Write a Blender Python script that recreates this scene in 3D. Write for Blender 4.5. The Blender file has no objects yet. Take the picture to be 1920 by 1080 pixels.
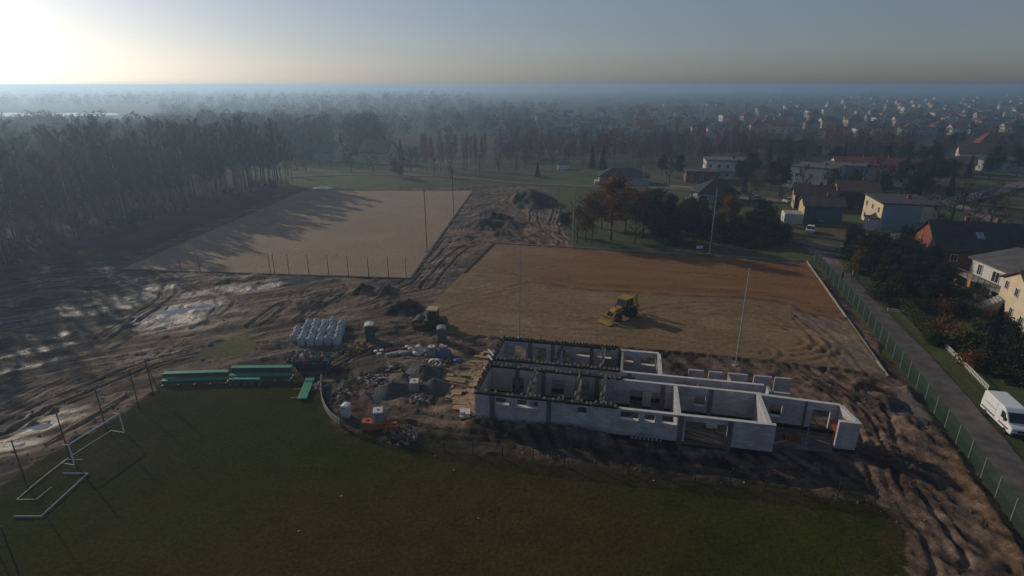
import bpy, bmesh, math, random
import numpy as np
from mathutils import Vector, Matrix

# ------------------------------------------------------------------ camera, sky, sun, exposure
SC = bpy.context.scene
COL = SC.collection
CAM_H = 30.0
FOCAL = 1067.0                      # focal length in pixels of a 1920 px wide frame (20 mm drone lens)
PITCH = math.atan(380 / FOCAL)
cd = bpy.data.cameras.new('camera')
cd.sensor_width = 36.0
cd.lens = 36.0 * FOCAL / 1920.0
cd.clip_start = 0.5
cd.clip_end = 30000
cam = bpy.data.objects.new('camera', cd)
COL.objects.link(cam)
cam.location = (0, 0, CAM_H)
cam.rotation_euler = (math.pi / 2 - PITCH, 0, 0)
SC.camera = cam

SUN_AZ = math.radians(-51)          # left of straight ahead
SUN_EL = math.radians(21)
world = bpy.data.worlds.new('World')
SC.world = world
world.use_nodes = True
wn = world.node_tree
sky = wn.nodes.new('ShaderNodeTexSky')
sky.sky_type = 'NISHITA'
sky.sun_disc = False
sky.sun_elevation = SUN_EL
sky.sun_rotation = SUN_AZ % (2 * math.pi)
sky.altitude = 200
sky.air_density = 1.0
sky.dust_density = 1.15
sky.ozone_density = 2.0
tint = wn.nodes.new('ShaderNodeMix')
tint.data_type = 'RGBA'; tint.blend_type = 'MULTIPLY'; tint.inputs['Factor'].default_value = 1.0
tint.inputs['B'].default_value = (0.92, 0.98, 1.13, 1)          # cool white balance of the photograph
haze_sat = wn.nodes.new('ShaderNodeHueSaturation')
haze_sat.inputs['Saturation'].default_value = 0.66
wn.links.new(sky.outputs[0], haze_sat.inputs['Color'])
wn.links.new(haze_sat.outputs[0], tint.inputs['A'])
wn.links.new(tint.outputs['Result'], wn.nodes['Background'].inputs[0])
wn.nodes['Background'].inputs[1].default_value = 0.112

sun_dir = Vector((math.sin(SUN_AZ) * math.cos(SUN_EL), math.cos(SUN_AZ) * math.cos(SUN_EL), math.sin(SUN_EL)))
sd = bpy.data.lights.new('sun', 'SUN')
sd.energy = 5.0
sd.angle = math.radians(0.6)
sd.color = (1.0, 0.85, 0.66)
sun = bpy.data.objects.new('sun', sd)
COL.objects.link(sun)
sun.rotation_euler = (-sun_dir).to_track_quat('-Z', 'Y').to_euler()
sun.location = (0, 0, 60)

vs = SC.view_settings
vs.view_transform = 'Standard'
vs.look = 'None'
vs.exposure = -1.0
vs.gamma = 1.0
vs.use_curve_mapping = False
cy = SC.cycles
cy.use_denoising = True
cy.max_bounces = 5
cy.diffuse_bounces = 2
cy.glossy_bounces = 2
cy.transmission_bounces = 2
cy.volume_bounces = 1
cy.transparent_max_bounces = 6
cy.caustics_reflective = False
cy.caustics_refractive = False

R = random.Random(11)
NR = np.random.RandomState(5)

# ------------------------------------------------------------------ helpers
def g(px, py, z=0.0):
    """map position (metres) of a ground point, measured from the survey picture (1920 x 1080)"""
    a = (px - 960) / FOCAL
    b = (py - 540) / FOCAL
    t = (CAM_H - z) / (math.sin(PITCH) + math.cos(PITCH) * b)
    return (a * t, (math.cos(PITCH) - math.sin(PITCH) * b) * t)

def polyw(pts):
    return [g(*p) for p in pts]

_T = NR.rand(64, 256, 256)
def vnoise(x, y, scale, seed=0):
    x = np.asarray(x, float) / scale + 1000.37 * ((seed % 7) + 1)
    y = np.asarray(y, float) / scale + 517.13 * ((seed % 5) + 1)
    xi = np.floor(x).astype(int); yi = np.floor(y).astype(int)
    fx = x - xi; fy = y - yi
    fx = fx * fx * (3 - 2 * fx); fy = fy * fy * (3 - 2 * fy)
    T = _T[seed % 64]
    a = T[xi % 256, yi % 256]; b = T[(xi + 1) % 256, yi % 256]
    c = T[xi % 256, (yi + 1) % 256]; d = T[(xi + 1) % 256, (yi + 1) % 256]
    return (a * (1 - fx) + b * fx) * (1 - fy) + (c * (1 - fx) + d * fx) * fy

def fbm(x, y, scale, seed=0, octs=3):
    s = 0; amp = 1; tot = 0
    for k in range(octs):
        s = s + amp * vnoise(x, y, scale / 2 ** k, seed + k * 3); tot += amp; amp *= 0.5
    return s / tot

def inpoly(x, y, poly):
    inside = np.zeros(np.shape(x), bool)
    n = len(poly)
    for i in range(n):
        x1, y1 = poly[i]; x2, y2 = poly[(i + 1) % n]
        if y1 == y2: continue
        c = ((y1 > y) != (y2 > y)) & (x < (x2 - x1) * (y - y1) / (y2 - y1) + x1)
        inside ^= c
    return inside

def polydist(x, y, pts, closed=False):
    """distance to a polyline and signed side offset"""
    best = np.full(np.shape(x), 1e9); side = np.zeros(np.shape(x)); along = np.zeros(np.shape(x))
    L = 0.0
    n = len(pts)
    for i in range(n if closed else n - 1):
        ax, ay = pts[i]; bx, by = pts[(i + 1) % n]
        dx, dy = bx - ax, by - ay
        l2 = dx * dx + dy * dy
        if l2 < 1e-9: continue
        l = math.sqrt(l2)
        t = np.clip(((x - ax) * dx + (y - ay) * dy) / l2, 0, 1)
        ex = x - ax - t * dx; ey = y - ay - t * dy
        d = np.sqrt(ex * ex + ey * ey)
        m = d < best
        best = np.where(m, d, best)
        side = np.where(m, np.sign(dx * (y - ay) - dy * (x - ax)) * d, side)
        along = np.where(m, L + t * l, along)
        L += l
    return best, side, along

def smooth_line(pts, n=6):
    out = []
    P = [Vector((p[0], p[1], 0)) for p in pts]
    for i in range(len(P) - 1):
        p0 = P[max(i - 1, 0)]; p1 = P[i]; p2 = P[i + 1]; p3 = P[min(i + 2, len(P) - 1)]
        for k in range(n):
            t = k / n
            q = 0.5 * ((2 * p1) + (-p0 + p2) * t + (2 * p0 - 5 * p1 + 4 * p2 - p3) * t * t + (-p0 + 3 * p1 - 3 * p2 + p3) * t ** 3)
            out.append((q.x, q.y))
    out.append((P[-1].x, P[-1].y))
    return out

# ---- materials
MATS = {}
def mat(name, col, rough=0.8, var=0.15, scale=3.0, spec=0.3, metal=0.0, bump=0.0, bscale=None, col2=None, objrand=0.0, emit=None):
    if name in MATS: return MATS[name]
    m = bpy.data.materials.new(name); m.use_nodes = True
    nt = m.node_tree; bs = nt.nodes['Principled BSDF']
    bs.inputs['Roughness'].default_value = rough
    bs.inputs['Specular IOR Level'].default_value = spec
    bs.inputs['Metallic'].default_value = metal
    tc = nt.nodes.new('ShaderNodeTexCoord')
    no = nt.nodes.new('ShaderNodeTexNoise'); no.inputs['Scale'].default_value = scale; no.inputs['Detail'].default_value = 5
    nt.links.new(tc.outputs['Object'], no.inputs['Vector'])
    rp = nt.nodes.new('ShaderNodeValToRGB')
    c2 = col2 if col2 else tuple(min(1, c * (1 + var)) for c in col)
    c1 = col if col2 else tuple(c * (1 - var) for c in col)
    rp.color_ramp.elements[0].position = 0.32; rp.color_ramp.elements[1].position = 0.68
    rp.color_ramp.elements[0].color = (*c1, 1); rp.color_ramp.elements[1].color = (*c2, 1)
    nt.links.new(no.outputs['Fac'], rp.inputs['Fac'])
    out = rp.outputs['Color']
    if objrand:
        oi = nt.nodes.new('ShaderNodeObjectInfo')
        mr = nt.nodes.new('ShaderNodeMapRange')
        mr.inputs['To Min'].default_value = 1 - objrand; mr.inputs['To Max'].default_value = 1 + objrand
        nt.links.new(oi.outputs['Random'], mr.inputs['Value'])
        hs = nt.nodes.new('ShaderNodeHueSaturation')
        nt.links.new(out, hs.inputs['Color']); nt.links.new(mr.outputs['Result'], hs.inputs['Value'])
        mh = nt.nodes.new('ShaderNodeMapRange')
        mh.inputs['To Min'].default_value = 0.5 + objrand * 0.05; mh.inputs['To Max'].default_value = 0.5 - objrand * 0.05
        nt.links.new(oi.outputs['Random'], mh.inputs['Value']); nt.links.new(mh.outputs['Result'], hs.inputs['Hue'])
        out = hs.outputs['Color']
    nt.links.new(out, bs.inputs['Base Color'])
    if bump:
        n2 = nt.nodes.new('ShaderNodeTexNoise'); n2.inputs['Scale'].default_value = bscale or scale * 4; n2.inputs['Detail'].default_value = 4
        nt.links.new(tc.outputs['Object'], n2.inputs['Vector'])
        bp = nt.nodes.new('ShaderNodeBump'); bp.inputs['Strength'].default_value = min(1, bump); bp.inputs['Distance'].default_value = 0.1
        nt.links.new(n2.outputs['Fac'], bp.inputs['Height']); nt.links.new(bp.outputs['Normal'], bs.inputs['Normal'])
    MATS[name] = m
    return m

def leaf_mat(name, c1, c2, objrand=0.25, trans=0.25):
    if name in MATS: return MATS[name]
    m = mat(name, c1, 0.75, col2=c2, scale=0.9, spec=0.15, objrand=objrand)
    nt = m.node_tree
    bs = nt.nodes['Principled BSDF']; out = nt.nodes['Material Output']
    src = bs.inputs['Base Color'].links[0].from_socket
    tr = nt.nodes.new('ShaderNodeBsdfTranslucent'); nt.links.new(src, tr.inputs['Color'])
    mx = nt.nodes.new('ShaderNodeMixShader'); mx.inputs[0].default_value = trans
    nt.links.new(bs.outputs[0], mx.inputs[1]); nt.links.new(tr.outputs[0], mx.inputs[2])
    nt.links.new(mx.outputs[0], out.inputs['Surface'])
    return m

# ---- mesh builder
class MB:
    def __init__(s): s.v = []; s.f = []; s.mi = []
    def add(s, v, f, mi=0):
        o = len(s.v); s.v += [tuple(p) for p in v]; s.f += [tuple(i + o for i in q) for q in f]; s.mi += [mi] * len(f); return s
    def box(s, c, d, rz=0.0, mi=0, m=None):
        x, y, z = d[0] / 2, d[1] / 2, d[2] / 2
        vs_ = [Vector((i * x, j * y, k * z)) for i in (-1, 1) for j in (-1, 1) for k in (-1, 1)]
        M = m if m is not None else Matrix.Rotation(rz, 4, 'Z')
        vs_ = [M @ p + Vector(c) for p in vs_]
        return s.add(vs_, [(0, 1, 3, 2), (4, 6, 7, 5), (0, 4, 5, 1), (2, 3, 7, 6), (0, 2, 6, 4), (1, 5, 7, 3)], mi)
    def bbox(s, a, b, mi=0):
        return s.box([(a[i] + b[i]) / 2 for i in range(3)], [abs(b[i] - a[i]) for i in range(3)], mi=mi)
    def bar(s, a, b, w, h=None, mi=0):
        a = Vector(a); b = Vector(b); d = b - a
        if d.length < 1e-6: return s
        q = d.to_track_quat('Z', 'Y').to_matrix().to_4x4()
        return s.box((a + b) / 2, (w, h or w, d.length), m=q, mi=mi)
    def tube(s, pts, rads, n=6, mi=0, cap=True):
        pts = [Vector(p) for p in pts]
        o = len(s.v)
        for i, p in enumerate(pts):
            d = (pts[min(i + 1, len(pts) - 1)] - pts[max(i - 1, 0)]).normalized()
            q = d.to_track_quat('Z', 'Y')
            r = rads[i] if hasattr(rads, '__len__') else rads
            for k in range(n):
                a = 2 * math.pi * k / n
                s.v.append(tuple(p + q @ Vector((math.cos(a) * r, math.sin(a) * r, 0))))
        for i in range(len(pts) - 1):
            for k in range(n):
                s.f.append((o + i * n + k, o + i * n + (k + 1) % n, o + (i + 1) * n + (k + 1) % n, o + (i + 1) * n + k)); s.mi.append(mi)
        if cap:
            s.f.append(tuple(o + k for k in range(n))[::-1]); s.mi.append(mi)
            s.f.append(tuple(o + (len(pts) - 1) * n + k for k in range(n))); s.mi.append(mi)
        return s
    def prism(s, prof, y0, y1, mi=0, axis='y'):
        """profile points (x, z) swept along y (or along x when axis = 'x')"""
        n = len(prof)
        if axis == 'y': v = [(p[0], y0, p[1]) for p in prof] + [(p[0], y1, p[1]) for p in prof]
        else: v = [(y0, p[0], p[1]) for p in prof] + [(y1, p[0], p[1]) for p in prof]
        f = [tuple(range(n))[::-1], tuple(range(n, 2 * n))] + [(i, (i + 1) % n, n + (i + 1) % n, n + i) for i in range(n)]
        return s.add(v, f, mi)
    def lathe(s, prof, n=12, c=(0, 0, 0), mi=0, axis='z'):
        o = len(s.v)
        for r, z in prof:
            for k in range(n):
                a = 2 * math.pi * k / n
                p = (r * math.cos(a), r * math.sin(a), z)
                if axis == 'y': p = (p[0], p[2], p[1])
                if axis == 'x': p = (p[2], p[0], p[1])
                s.v.append((p[0] + c[0], p[1] + c[1], p[2] + c[2]))
        m = len(prof)
        for i in range(m - 1):
            for k in range(n):
                s.f.append((o + i * n + k, o + i * n + (k + 1) % n, o + (i + 1) * n + (k + 1) % n, o + (i + 1) * n + k)); s.mi.append(mi)
        s.f.append(tuple(o + k for k in range(n))[::-1]); s.mi.append(mi)
        s.f.append(tuple(o + (m - 1) * n + k for k in range(n))); s.mi.append(mi)
        return s
    def mesh(s, name, mats, smooth=False):
        me = bpy.data.meshes.new(name)
        me.from_pydata(s.v, [], s.f)
        if not isinstance(mats, (list, tuple)): mats = [mats]
        for m in mats: me.materials.append(m)
        if len(mats) > 1: me.polygons.foreach_set('material_index', s.mi)
        bm = bmesh.new(); bm.from_mesh(me); bmesh.ops.recalc_face_normals(bm, faces=bm.faces); bm.to_mesh(me); bm.free()
        if smooth: me.polygons.foreach_set('use_smooth', [True] * len(me.polygons))
        return me
    def build(s, name, mats, parent=None, loc=None, rz=0.0, smooth=False, bevel=0.0):
        me = s.mesh(name, mats, smooth)
        o = link(name, me, parent, loc, rz)
        if bevel:
            b = o.modifiers.new('bevel', 'BEVEL'); b.width = bevel; b.segments = 2; b.limit_method = 'ANGLE'
        return o

def link(name, data, parent=None, loc=None, rz=0.0, scale=None):
    o = bpy.data.objects.new(name, data); COL.objects.link(o)
    if parent is not None: o.parent = parent
    if loc is not None: o.location = loc
    if rz: o.rotation_euler = (0, 0, rz)
    if scale is not None: o.scale = scale if hasattr(scale, '__len__') else (scale,) * 3
    return o

def tag(o, label, cat, group=None, kind=None):
    o['label'] = label; o['category'] = cat
    if group: o['group'] = group
    if kind: o['kind'] = kind
    return o

def thing(name, label, cat, loc=(0, 0, 0), rz=0.0, group=None, scale=None):
    o = link(name, None, None, loc, rz, scale)
    o.empty_display_size = 0.5
    return tag(o, label, cat, group)

def copy_tree(o, loc=None, rz=None, scale=None, parent=None, label=None):
    c = o.copy(); COL.objects.link(c); c.parent = parent
    if loc is not None: c.location = loc
    if rz is not None: c.rotation_euler = (0, 0, rz)
    if scale is not None: c.scale = scale if hasattr(scale, '__len__') else (scale,) * 3
    if label: c['label'] = label
    for ch in KIDS.get(o.name, []): copy_tree(ch, parent=c)
    return c
KIDS = {}
def remember(o):
    """note the parts of a finished thing once, so that copying it is quick"""
    KIDS[o.name] = [c for c in o.children]
    for c in KIDS[o.name]: remember2(c)
def remember2(o):
    KIDS[o.name] = [c for c in o.children]
    for c in KIDS[o.name]: remember2(c)

def np_mesh(name, V, Fq, mats, smooth=False, attrs=None):
    """V (n,3), Fq (m,k) all faces of k corners"""
    V = np.asarray(V, np.float32); Fq = np.asarray(Fq, np.int32)
    me = bpy.data.meshes.new(name)
    k = Fq.shape[1]
    me.vertices.add(len(V)); me.vertices.foreach_set('co', V.ravel())
    me.loops.add(Fq.size); me.loops.foreach_set('vertex_index', Fq.ravel())
    me.polygons.add(len(Fq)); me.polygons.foreach_set('loop_start', np.arange(0, Fq.size, k, dtype=np.int32))
    me.update(calc_edges=True)
    if smooth: me.polygons.foreach_set('use_smooth', np.ones(len(Fq), bool))
    for m in (mats if isinstance(mats, (list, tuple)) else [mats]): me.materials.append(m)
    for nm, A in (attrs or {}).items():
        if A.ndim == 2:
            at = me.color_attributes.new(nm, 'FLOAT_COLOR', 'POINT')
            at.data.foreach_set('color', np.concatenate([A, np.ones((len(A), 1))], 1).astype(np.float32).ravel())
        else:
            at = me.attributes.new(nm, 'FLOAT', 'POINT'); at.data.foreach_set('value', A.astype(np.float32))
    return me

# ------------------------------------------------------------------ ground of the site
GRASS = polyw([(-700, 1330), (-300, 1092), (0, 912), (120, 834), (240, 768), (300, 724), (335, 704), (440, 693), (555, 690), (588, 712), (604, 735), (612, 770),
               (640, 802), (700, 820), (830, 842), (1000, 866), (1250, 892), (1450, 916), (1640, 942), (1695, 985), (1712, 1075)]) + [(21, 25), (20, 8), (-60, 8)]
SAND_A = polyw([(570, 357), (887, 357), (770, 523), (222, 506)])
SAND_B = polyw([(925, 457), (1515, 492), (1665, 708), (1600, 697), (1300, 665), (940, 636), (835, 628), (790, 592)])
MUD = polyw([(-900, 1240), (-700, 560), (0, 520), (120, 492), (222, 490), (556, 350), (640, 353), (900, 348), (1020, 350), (1058, 400), (1072, 464), (1518, 490), (1556, 524),
             (1702, 722), (1806, 850), (1905, 985), (1990, 1100), (1995, 1200), (1700, 1200)])
TUFT = polyw([(370, 668), (400, 640), (450, 628), (478, 640), (470, 660), (420, 670)])
FLOOR = polyw([(-900, 560), (0, 522), (120, 492), (222, 490), (556, 350), (540, 338), (300, 300), (-900, 330)])
BUILD = [(-5.2, 46.5), (-2.5, 59.5), (15.5, 56.5), (27.5, 53), (31, 45), (30.5, 40.3), (22, 40.5)]

xs = np.arange(-135, 125, 0.25)
ys = [10.0]
while ys[-1] < 250: ys.append(ys[-1] + 0.20 + 0.0040 * max(0, ys[-1] - 28))
ys = np.array(ys)
GX, GY = np.meshgrid(xs, ys)
jx = (fbm(GX, GY, 2.5, 3) - .5) * 2.4; jy = (fbm(GX, GY, 2.5, 9) - .5) * 2.4
cls = np.zeros(GX.shape, int)                                   # 0 meadow
cls[inpoly(GX + jx * 1.5, GY + jy * 1.5, FLOOR)] = 5
cls[inpoly(GX + jx * .6, GY + jy * .6, MUD)] = 1
cls[inpoly(GX + jx, GY + jy, TUFT)] = 0
cls[inpoly(GX + jx * .8, GY + jy * .8, GRASS)] = 2
inA = inpoly(GX, GY, SAND_A); inB = inpoly(GX, GY, SAND_B)
cls[inA] = 3; cls[inB] = 4
mudlike = (cls == 1) | (cls == 5)

TRACKS = [[(-200, 860), (0, 768), (150, 702), (300, 655), (450, 622), (560, 598), (690, 572), (760, 530), (815, 468), (858, 420), (900, 385), (960, 362)],
          [(-100, 760), (0, 722), (160, 680), (300, 662), (420, 640), (530, 610), (640, 592), (780, 604)],
          [(0, 810), (100, 756), (240, 700), (330, 668), (430, 650), (520, 652)],
          [(560, 600), (620, 560), (640, 540), (600, 528), (560, 545), (555, 575)],
          [(480, 610), (540, 570), (640, 545), (740, 540), (790, 500), (840, 450)],
          [(190, 640), (250, 600), (310, 560), (330, 530), (420, 520)],
          [(205, 650), (270, 612), (330, 572), (365, 545), (420, 560), (410, 590)],
          [(640, 760), (700, 800), (800, 808), (960, 822), (1150, 850), (1400, 885), (1600, 905), (1720, 960), (1790, 1060)],
          [(650, 700), (690, 760), (790, 790), (940, 812), (1150, 838), (1350, 866)],
          [(1560, 700), (1640, 760), (1660, 840), (1700, 920), (1780, 1040)],
          [(1500, 690), (1570, 740), (1620, 800), (1650, 880), (1690, 960), (1730, 1060)],
          [(640, 650), (700, 640), (800, 645), (900, 645)],
          [(640, 620), (720, 612), (800, 618)],
          [(620, 690), (680, 655), (740, 632), (830, 640)],
          [(1040, 370), (1000, 400), (1010, 430), (960, 450), (900, 455), (850, 480), (800, 540)],
          [(1045, 390), (1040, 430), (1060, 455)]]
h = np.zeros(GX.shape)
rough_mud = (fbm(GX, GY, 4.0, 1, 4) - .5) * .30 + (fbm(GX, GY, 1.1, 20, 2) - .5) * .24 + (vnoise(GX, GY, .55, 22) - .5) * .10
clod = np.maximum(0, fbm(GX, GY, 1.3, 31, 2) - .60) * .9
# streaks left by wheels: they run along the haul road on the left and along the lane on the right
aL = math.radians(28); aR = math.radians(-68)
left_w = np.clip((2 - GX) / 14, 0, 1)
sL = (fbm((GX * math.cos(aL) + GY * math.sin(aL)) * .16, -GX * math.sin(aL) + GY * math.cos(aL), .75, 51, 3) - .5)
sR = (fbm((GX * math.cos(aR) + GY * math.sin(aR)) * .22, -GX * math.sin(aR) + GY * math.cos(aR), .6, 54, 3) - .5)
streak = sL * left_w + sR * (1 - left_w)
h += np.where(cls == 1, streak * .20, 0)
h += np.where(cls == 1, rough_mud * .75 + clod, 0) + np.where(cls == 5, rough_mud * .8, 0)
trk = np.zeros(GX.shape)
for i, t in enumerate(TRACKS):
    line = smooth_line([g(*p) for p in t], 5)
    bb = np.array(line)
    msk = (GX > bb[:, 0].min() - 6) & (GX < bb[:, 0].max() + 6) & (GY > bb[:, 1].min() - 6) & (GY < bb[:, 1].max() + 6) & (cls == 1)
    if not msk.any(): continue
    X = GX[msk]; Y = GY[msk]
    d, sd_, al = polydist(X, Y, line)
    w = (fbm(X, Y, 5, 40 + i) - .5) * 1.2
    hh = np.zeros(X.shape); tt = np.zeros(X.shape)
    for off in ((-2.2, -.4, 1.4) if i < 2 else (-.9, .9)):
        for ph in (0.0, 1.8 if i < 2 else 0.0):
            q = sd_ + w - off - ph * .35
            hh -= .15 * np.exp(-(q / .20) ** 2); hh += .09 * np.exp(-((np.abs(q) - .40) / .14) ** 2) * (.4 + 1.2 * vnoise(X, Y, .7, 61))
            tt = np.maximum(tt, np.exp(-(q / .9) ** 2))
    fade = np.clip((fbm(X, Y, 9, 50 + i) - .25) * 4, .25, 1)
    h[msk] = h[msk] * (1 - .75 * tt) + hh * fade
    trk[msk] = np.maximum(trk[msk], tt * fade)
# ploughed strips of churned soil beside the building and the lane
CH = polyw([(1470, 705), (1560, 690), (1640, 720), (1700, 760), (1790, 900), (1840, 1000), (1740, 990), (1640, 900), (1600, 790), (1480, 730)])
ch = inpoly(GX + jx, GY + jy, CH) & (cls == 1)
h += np.where(ch, -np.abs(fbm(GX * .55 + GY * .25, GY * .9, 1.0, 12, 3) - .5) * .42 + (fbm(GX, GY, .6, 13, 2) - .5) * .26 + .10, 0)
# berm of soil along the lane fence
d, s_, _ = polydist(GX, GY, polyw([(1700, 735), (1775, 840), (1850, 950), (1905, 1030)]))
h += np.where(cls == 1, .38 * np.exp(-(d / .6) ** 2) * (.6 + .8 * fbm(GX, GY, 1.2, 8)), 0)
# soil heaps
HEAPS = [(1000, 383, 6.5, 3.6), (968, 378, 4, 1.8), (925, 410, 4.2, 1.7), (905, 424, 5, 1.7), (955, 424, 3.5, 1.4), (940, 440, 3, 1.0), (683, 548, 1.9, 1.3), (722, 549, 1.9, 1.3), (745, 582, 2.6, 1.2), (770, 577, 2.2, 1.1), (730, 573, 1.6, .8),
         (905, 405, 2.5, 1.2), (872, 448, 2, .8), (700, 622, 2.2, .5), (735, 618, 1.5, .5), (560, 575, 2.6, .7), (590, 572, 2, .5), (420, 645, 2.0, .6), (1690, 740, 1.4, .8), (1660, 755, 1.6, .9), (1612, 724, 1.2, .9), (1700, 790, 1.6, .8),
         (640, 725, 3.2, .35), (690, 735, 2.2, .4), (60, 560, 3, .9), (130, 548, 3, .8), (20, 640, 3, .9), (-40, 600, 4, 1.2), (480, 520, 2, .6), (430, 528, 2.4, .6), (380, 606, 1.2, .35), (285, 602, 1.4, .35), (240, 610, 1.3, .3)]
for (px, py, r, hh) in HEAPS:
    cx, cy_ = g(px, py)
    ang = np.arctan2(GY - cy_, GX - cx)
    rr = r * (1 + .25 * np.sin(3 * ang + px) + .12 * np.sin(7 * ang + py))
    d = np.hypot(GX - cx, (GY - cy_) * 1.1) / rr
    prof = np.clip(1 - d, 0, 1)
    add = hh * (prof ** .9) * (.75 + .5 * fbm(GX, GY, 1.1, 14)) + np.where(prof > 0, (fbm(GX, GY, .7, 25) - .5) * .25 * prof ** .5, 0)
    h += np.where(cls == 1, add, 0)
# puddles: hollows that hold water
PUD = [(352, 578, 5.2, 1.1, .26), (300, 597, 4.2, 1.0, .24), (335, 606, 3.5, .9, .16), (420, 545, 4, .7, .14), (250, 560, 3.5, 1.0, .14), (170, 585, 4, .7, .14), (265, 668, 4.5, .8, .13), (62, 800, 3.0, .55, .2), (20, 836, 2.2, .5, .18),
       (100, 775, 2.0, .5, .14), (55, 600, 4, .7, .16), (140, 575, 3, .5, .14), (80, 655, 2.2, .4, .13), (90, 632, 2.5, .5, .13), (20, 605, 4, .6, .14), (150, 548, 2, .35, .1), (1700, 770, 2.2, 1.2, .2), (35, 690, 3, .5, .12), (300, 540, 3, .6, .12), (480, 540, 4, .5, .12)]
wet = np.zeros(GX.shape)
for (px, py, rx, ry, dep) in PUD:
    cx, cy_ = g(px, py)
    an = .45 if px < 600 else -.9
    ux = (GX - cx) * math.cos(an) + (GY - cy_) * math.sin(an); uy = -(GX - cx) * math.sin(an) + (GY - cy_) * math.cos(an)
    d = np.hypot(ux / rx, uy / (ry * 1.6)) + (fbm(GX, GY, 1.6, 33) - .5) * 1.1
    h -= np.where(cls == 1, dep * 1.25 * np.clip(1.15 - d, 0, 1), 0)
    wet = np.maximum(wet, np.clip(1.7 - d, 0, 1))
wetzone = inpoly(GX, GY, polyw([(-300, 900), (-300, 520), (0, 520), (200, 500), (520, 520), (560, 560), (420, 610), (250, 680), (120, 770), (0, 905)]))
wet = np.where(wetzone, np.clip(wet + np.clip(sL * 4.5 + (fbm(GX, GY, 6, 17, 2) - .5) * 2.2 - .35, 0, .55), 0, 1), wet)
wet = np.where(cls == 1, wet * (1 - .65 * np.clip(trk, 0, 1)), 0)
# sand pitch with a scraped subsoil scarp, furrows and wheel swirls
bx = GX; by = GY
SCARP = smooth_line(polyw([(880, 515), (960, 522), (1010, 531), (1100, 544), (1200, 550), (1300, 556), (1400, 560), (1470, 570), (1500, 585), (1560, 600), (1580, 598)]), 5)
d, sB, _ = polydist(GX, GY, SCARP)
sB = np.where(inB, sB, 0)
far_side = np.clip(sB / .8, -1, 1) * .5 + .5
hB = .22 * (1 - far_side) + .16 * np.exp(-((d - .1) / .45) ** 2) * (.3 + 1.4 * fbm(GX, GY, 1.4, 2))
lane_u = GX * .20 + GY * .98
hB += far_side * (fbm(GX * .12, lane_u, .55, 6, 2) - .5) * .16 * np.clip(1.2 - np.abs(sB - 2) / 5, .25, 1)
for (px, py, r0, r1, fr) in [(1465, 640, 1.2, 6.2, 5.2), (1400, 660, 2.0, 4.0, 5.2)]:
    cx, cy_ = g(px, py)
    rad = np.hypot((GX - cx) * .85, GY - cy_) + (fbm(GX, GY, 3, 4) - .5) * .9
    win = np.clip((rad - r0) * 2, 0, 1) * np.clip((r1 - rad) * 1.2, 0, 1) * np.clip(.6 + (GX - cx) / 4, 0, 1)
    hB += .10 * win * np.sin(rad * fr)
GREY = polyw([(1480, 590), (1575, 600), (1665, 708), (1600, 697), (1560, 672), (1545, 640)])
inG = inpoly(GX + jx * .7, GY + jy * .7, GREY) & inB
cx, cy_ = g(1500, 640)
hB += np.where(inG, (fbm(GX * 1.4 + GY * .7, GY * .2, .8, 21, 2) - .5) * .42 - .1, 0)
DIG = inpoly(GX + jx, GY + jy, polyw([(880, 550), (900, 540), (1000, 530), (1010, 540), (960, 565), (900, 568)])) & inB
hB += np.where(DIG, (fbm(GX * .5 - GY * .8, GY * .3, .5, 27, 2) - .5) * .3, 0)
hB += (fbm(GX, GY, .8, 44, 2) - .5) * .035 + (fbm(GX * .3, lane_u, .5, 46, 2) - .5) * .05
for t_ in ([(1168, 596), (1230, 585), (1330, 588), (1440, 600), (1520, 640), (1530, 668), (1460, 676), (1330, 655), (1180, 632), (1000, 622), (850, 612)], [(1140, 606), (1060, 600), (960, 580), (880, 575), (820, 600)], [(1190, 592), (1290, 575), (1400, 577), (1490, 606), (1555, 650), (1540, 682), (1440, 668)], [(1000, 500), (1150, 508), (1300, 515), (1480, 530)], [(950, 480), (1100, 485), (1300, 495), (1500, 510)], [(1530, 600), (1585, 640), (1640, 700)], [(1500, 600), (1550, 650), (1590, 694)]):
    line = smooth_line([g(*p) for p in t_], 6); bb = np.array(line)
    mk = inB & (GX > bb[:, 0].min() - 3) & (GX < bb[:, 0].max() + 3) & (GY > bb[:, 1].min() - 3) & (GY < bb[:, 1].max() + 3)
    X = GX[mk]; Y = GY[mk]; dd, ss, _ = polydist(X, Y, line); ss = ss + (fbm(X, Y, 4, 63) - .5) * .5
    rut = np.exp(-((np.abs(ss) - .85) / .16) ** 2); hB[mk] += -.08 * rut + .05 * np.exp(-((np.abs(ss) - 1.2) / .14) ** 2)
    trk[mk] = np.maximum(trk[mk], rut)
h = np.where(inB, hB, h)
h = np.where(inA, (fbm(GX, GY, 1.5, 45, 2) - .5) * .03 + .05, h)
h = np.where(cls == 2, (fbm(GX, GY, 6, 15, 3) - .5) * .10, h)
h = np.where(cls == 0, (fbm(GX, GY, 9, 16, 3) - .5) * .25, h)
bld = inpoly(GX, GY, BUILD)
bank, _, _ = polydist(GX, GY, [(-3.2, 46.1), (2.5, 45.0), (8.0, 43.9)])
h = np.where(bld, h * .25 - .05, h)
h = np.where(cls == 1, h + 1.0 * np.exp(-(bank / 1.1) ** 2) * (.8 + .5 * fbm(GX, GY, 1.0, 11)) * (GY < 46.3 - .206 * (GX + 3.4) - .15), h)
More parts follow.
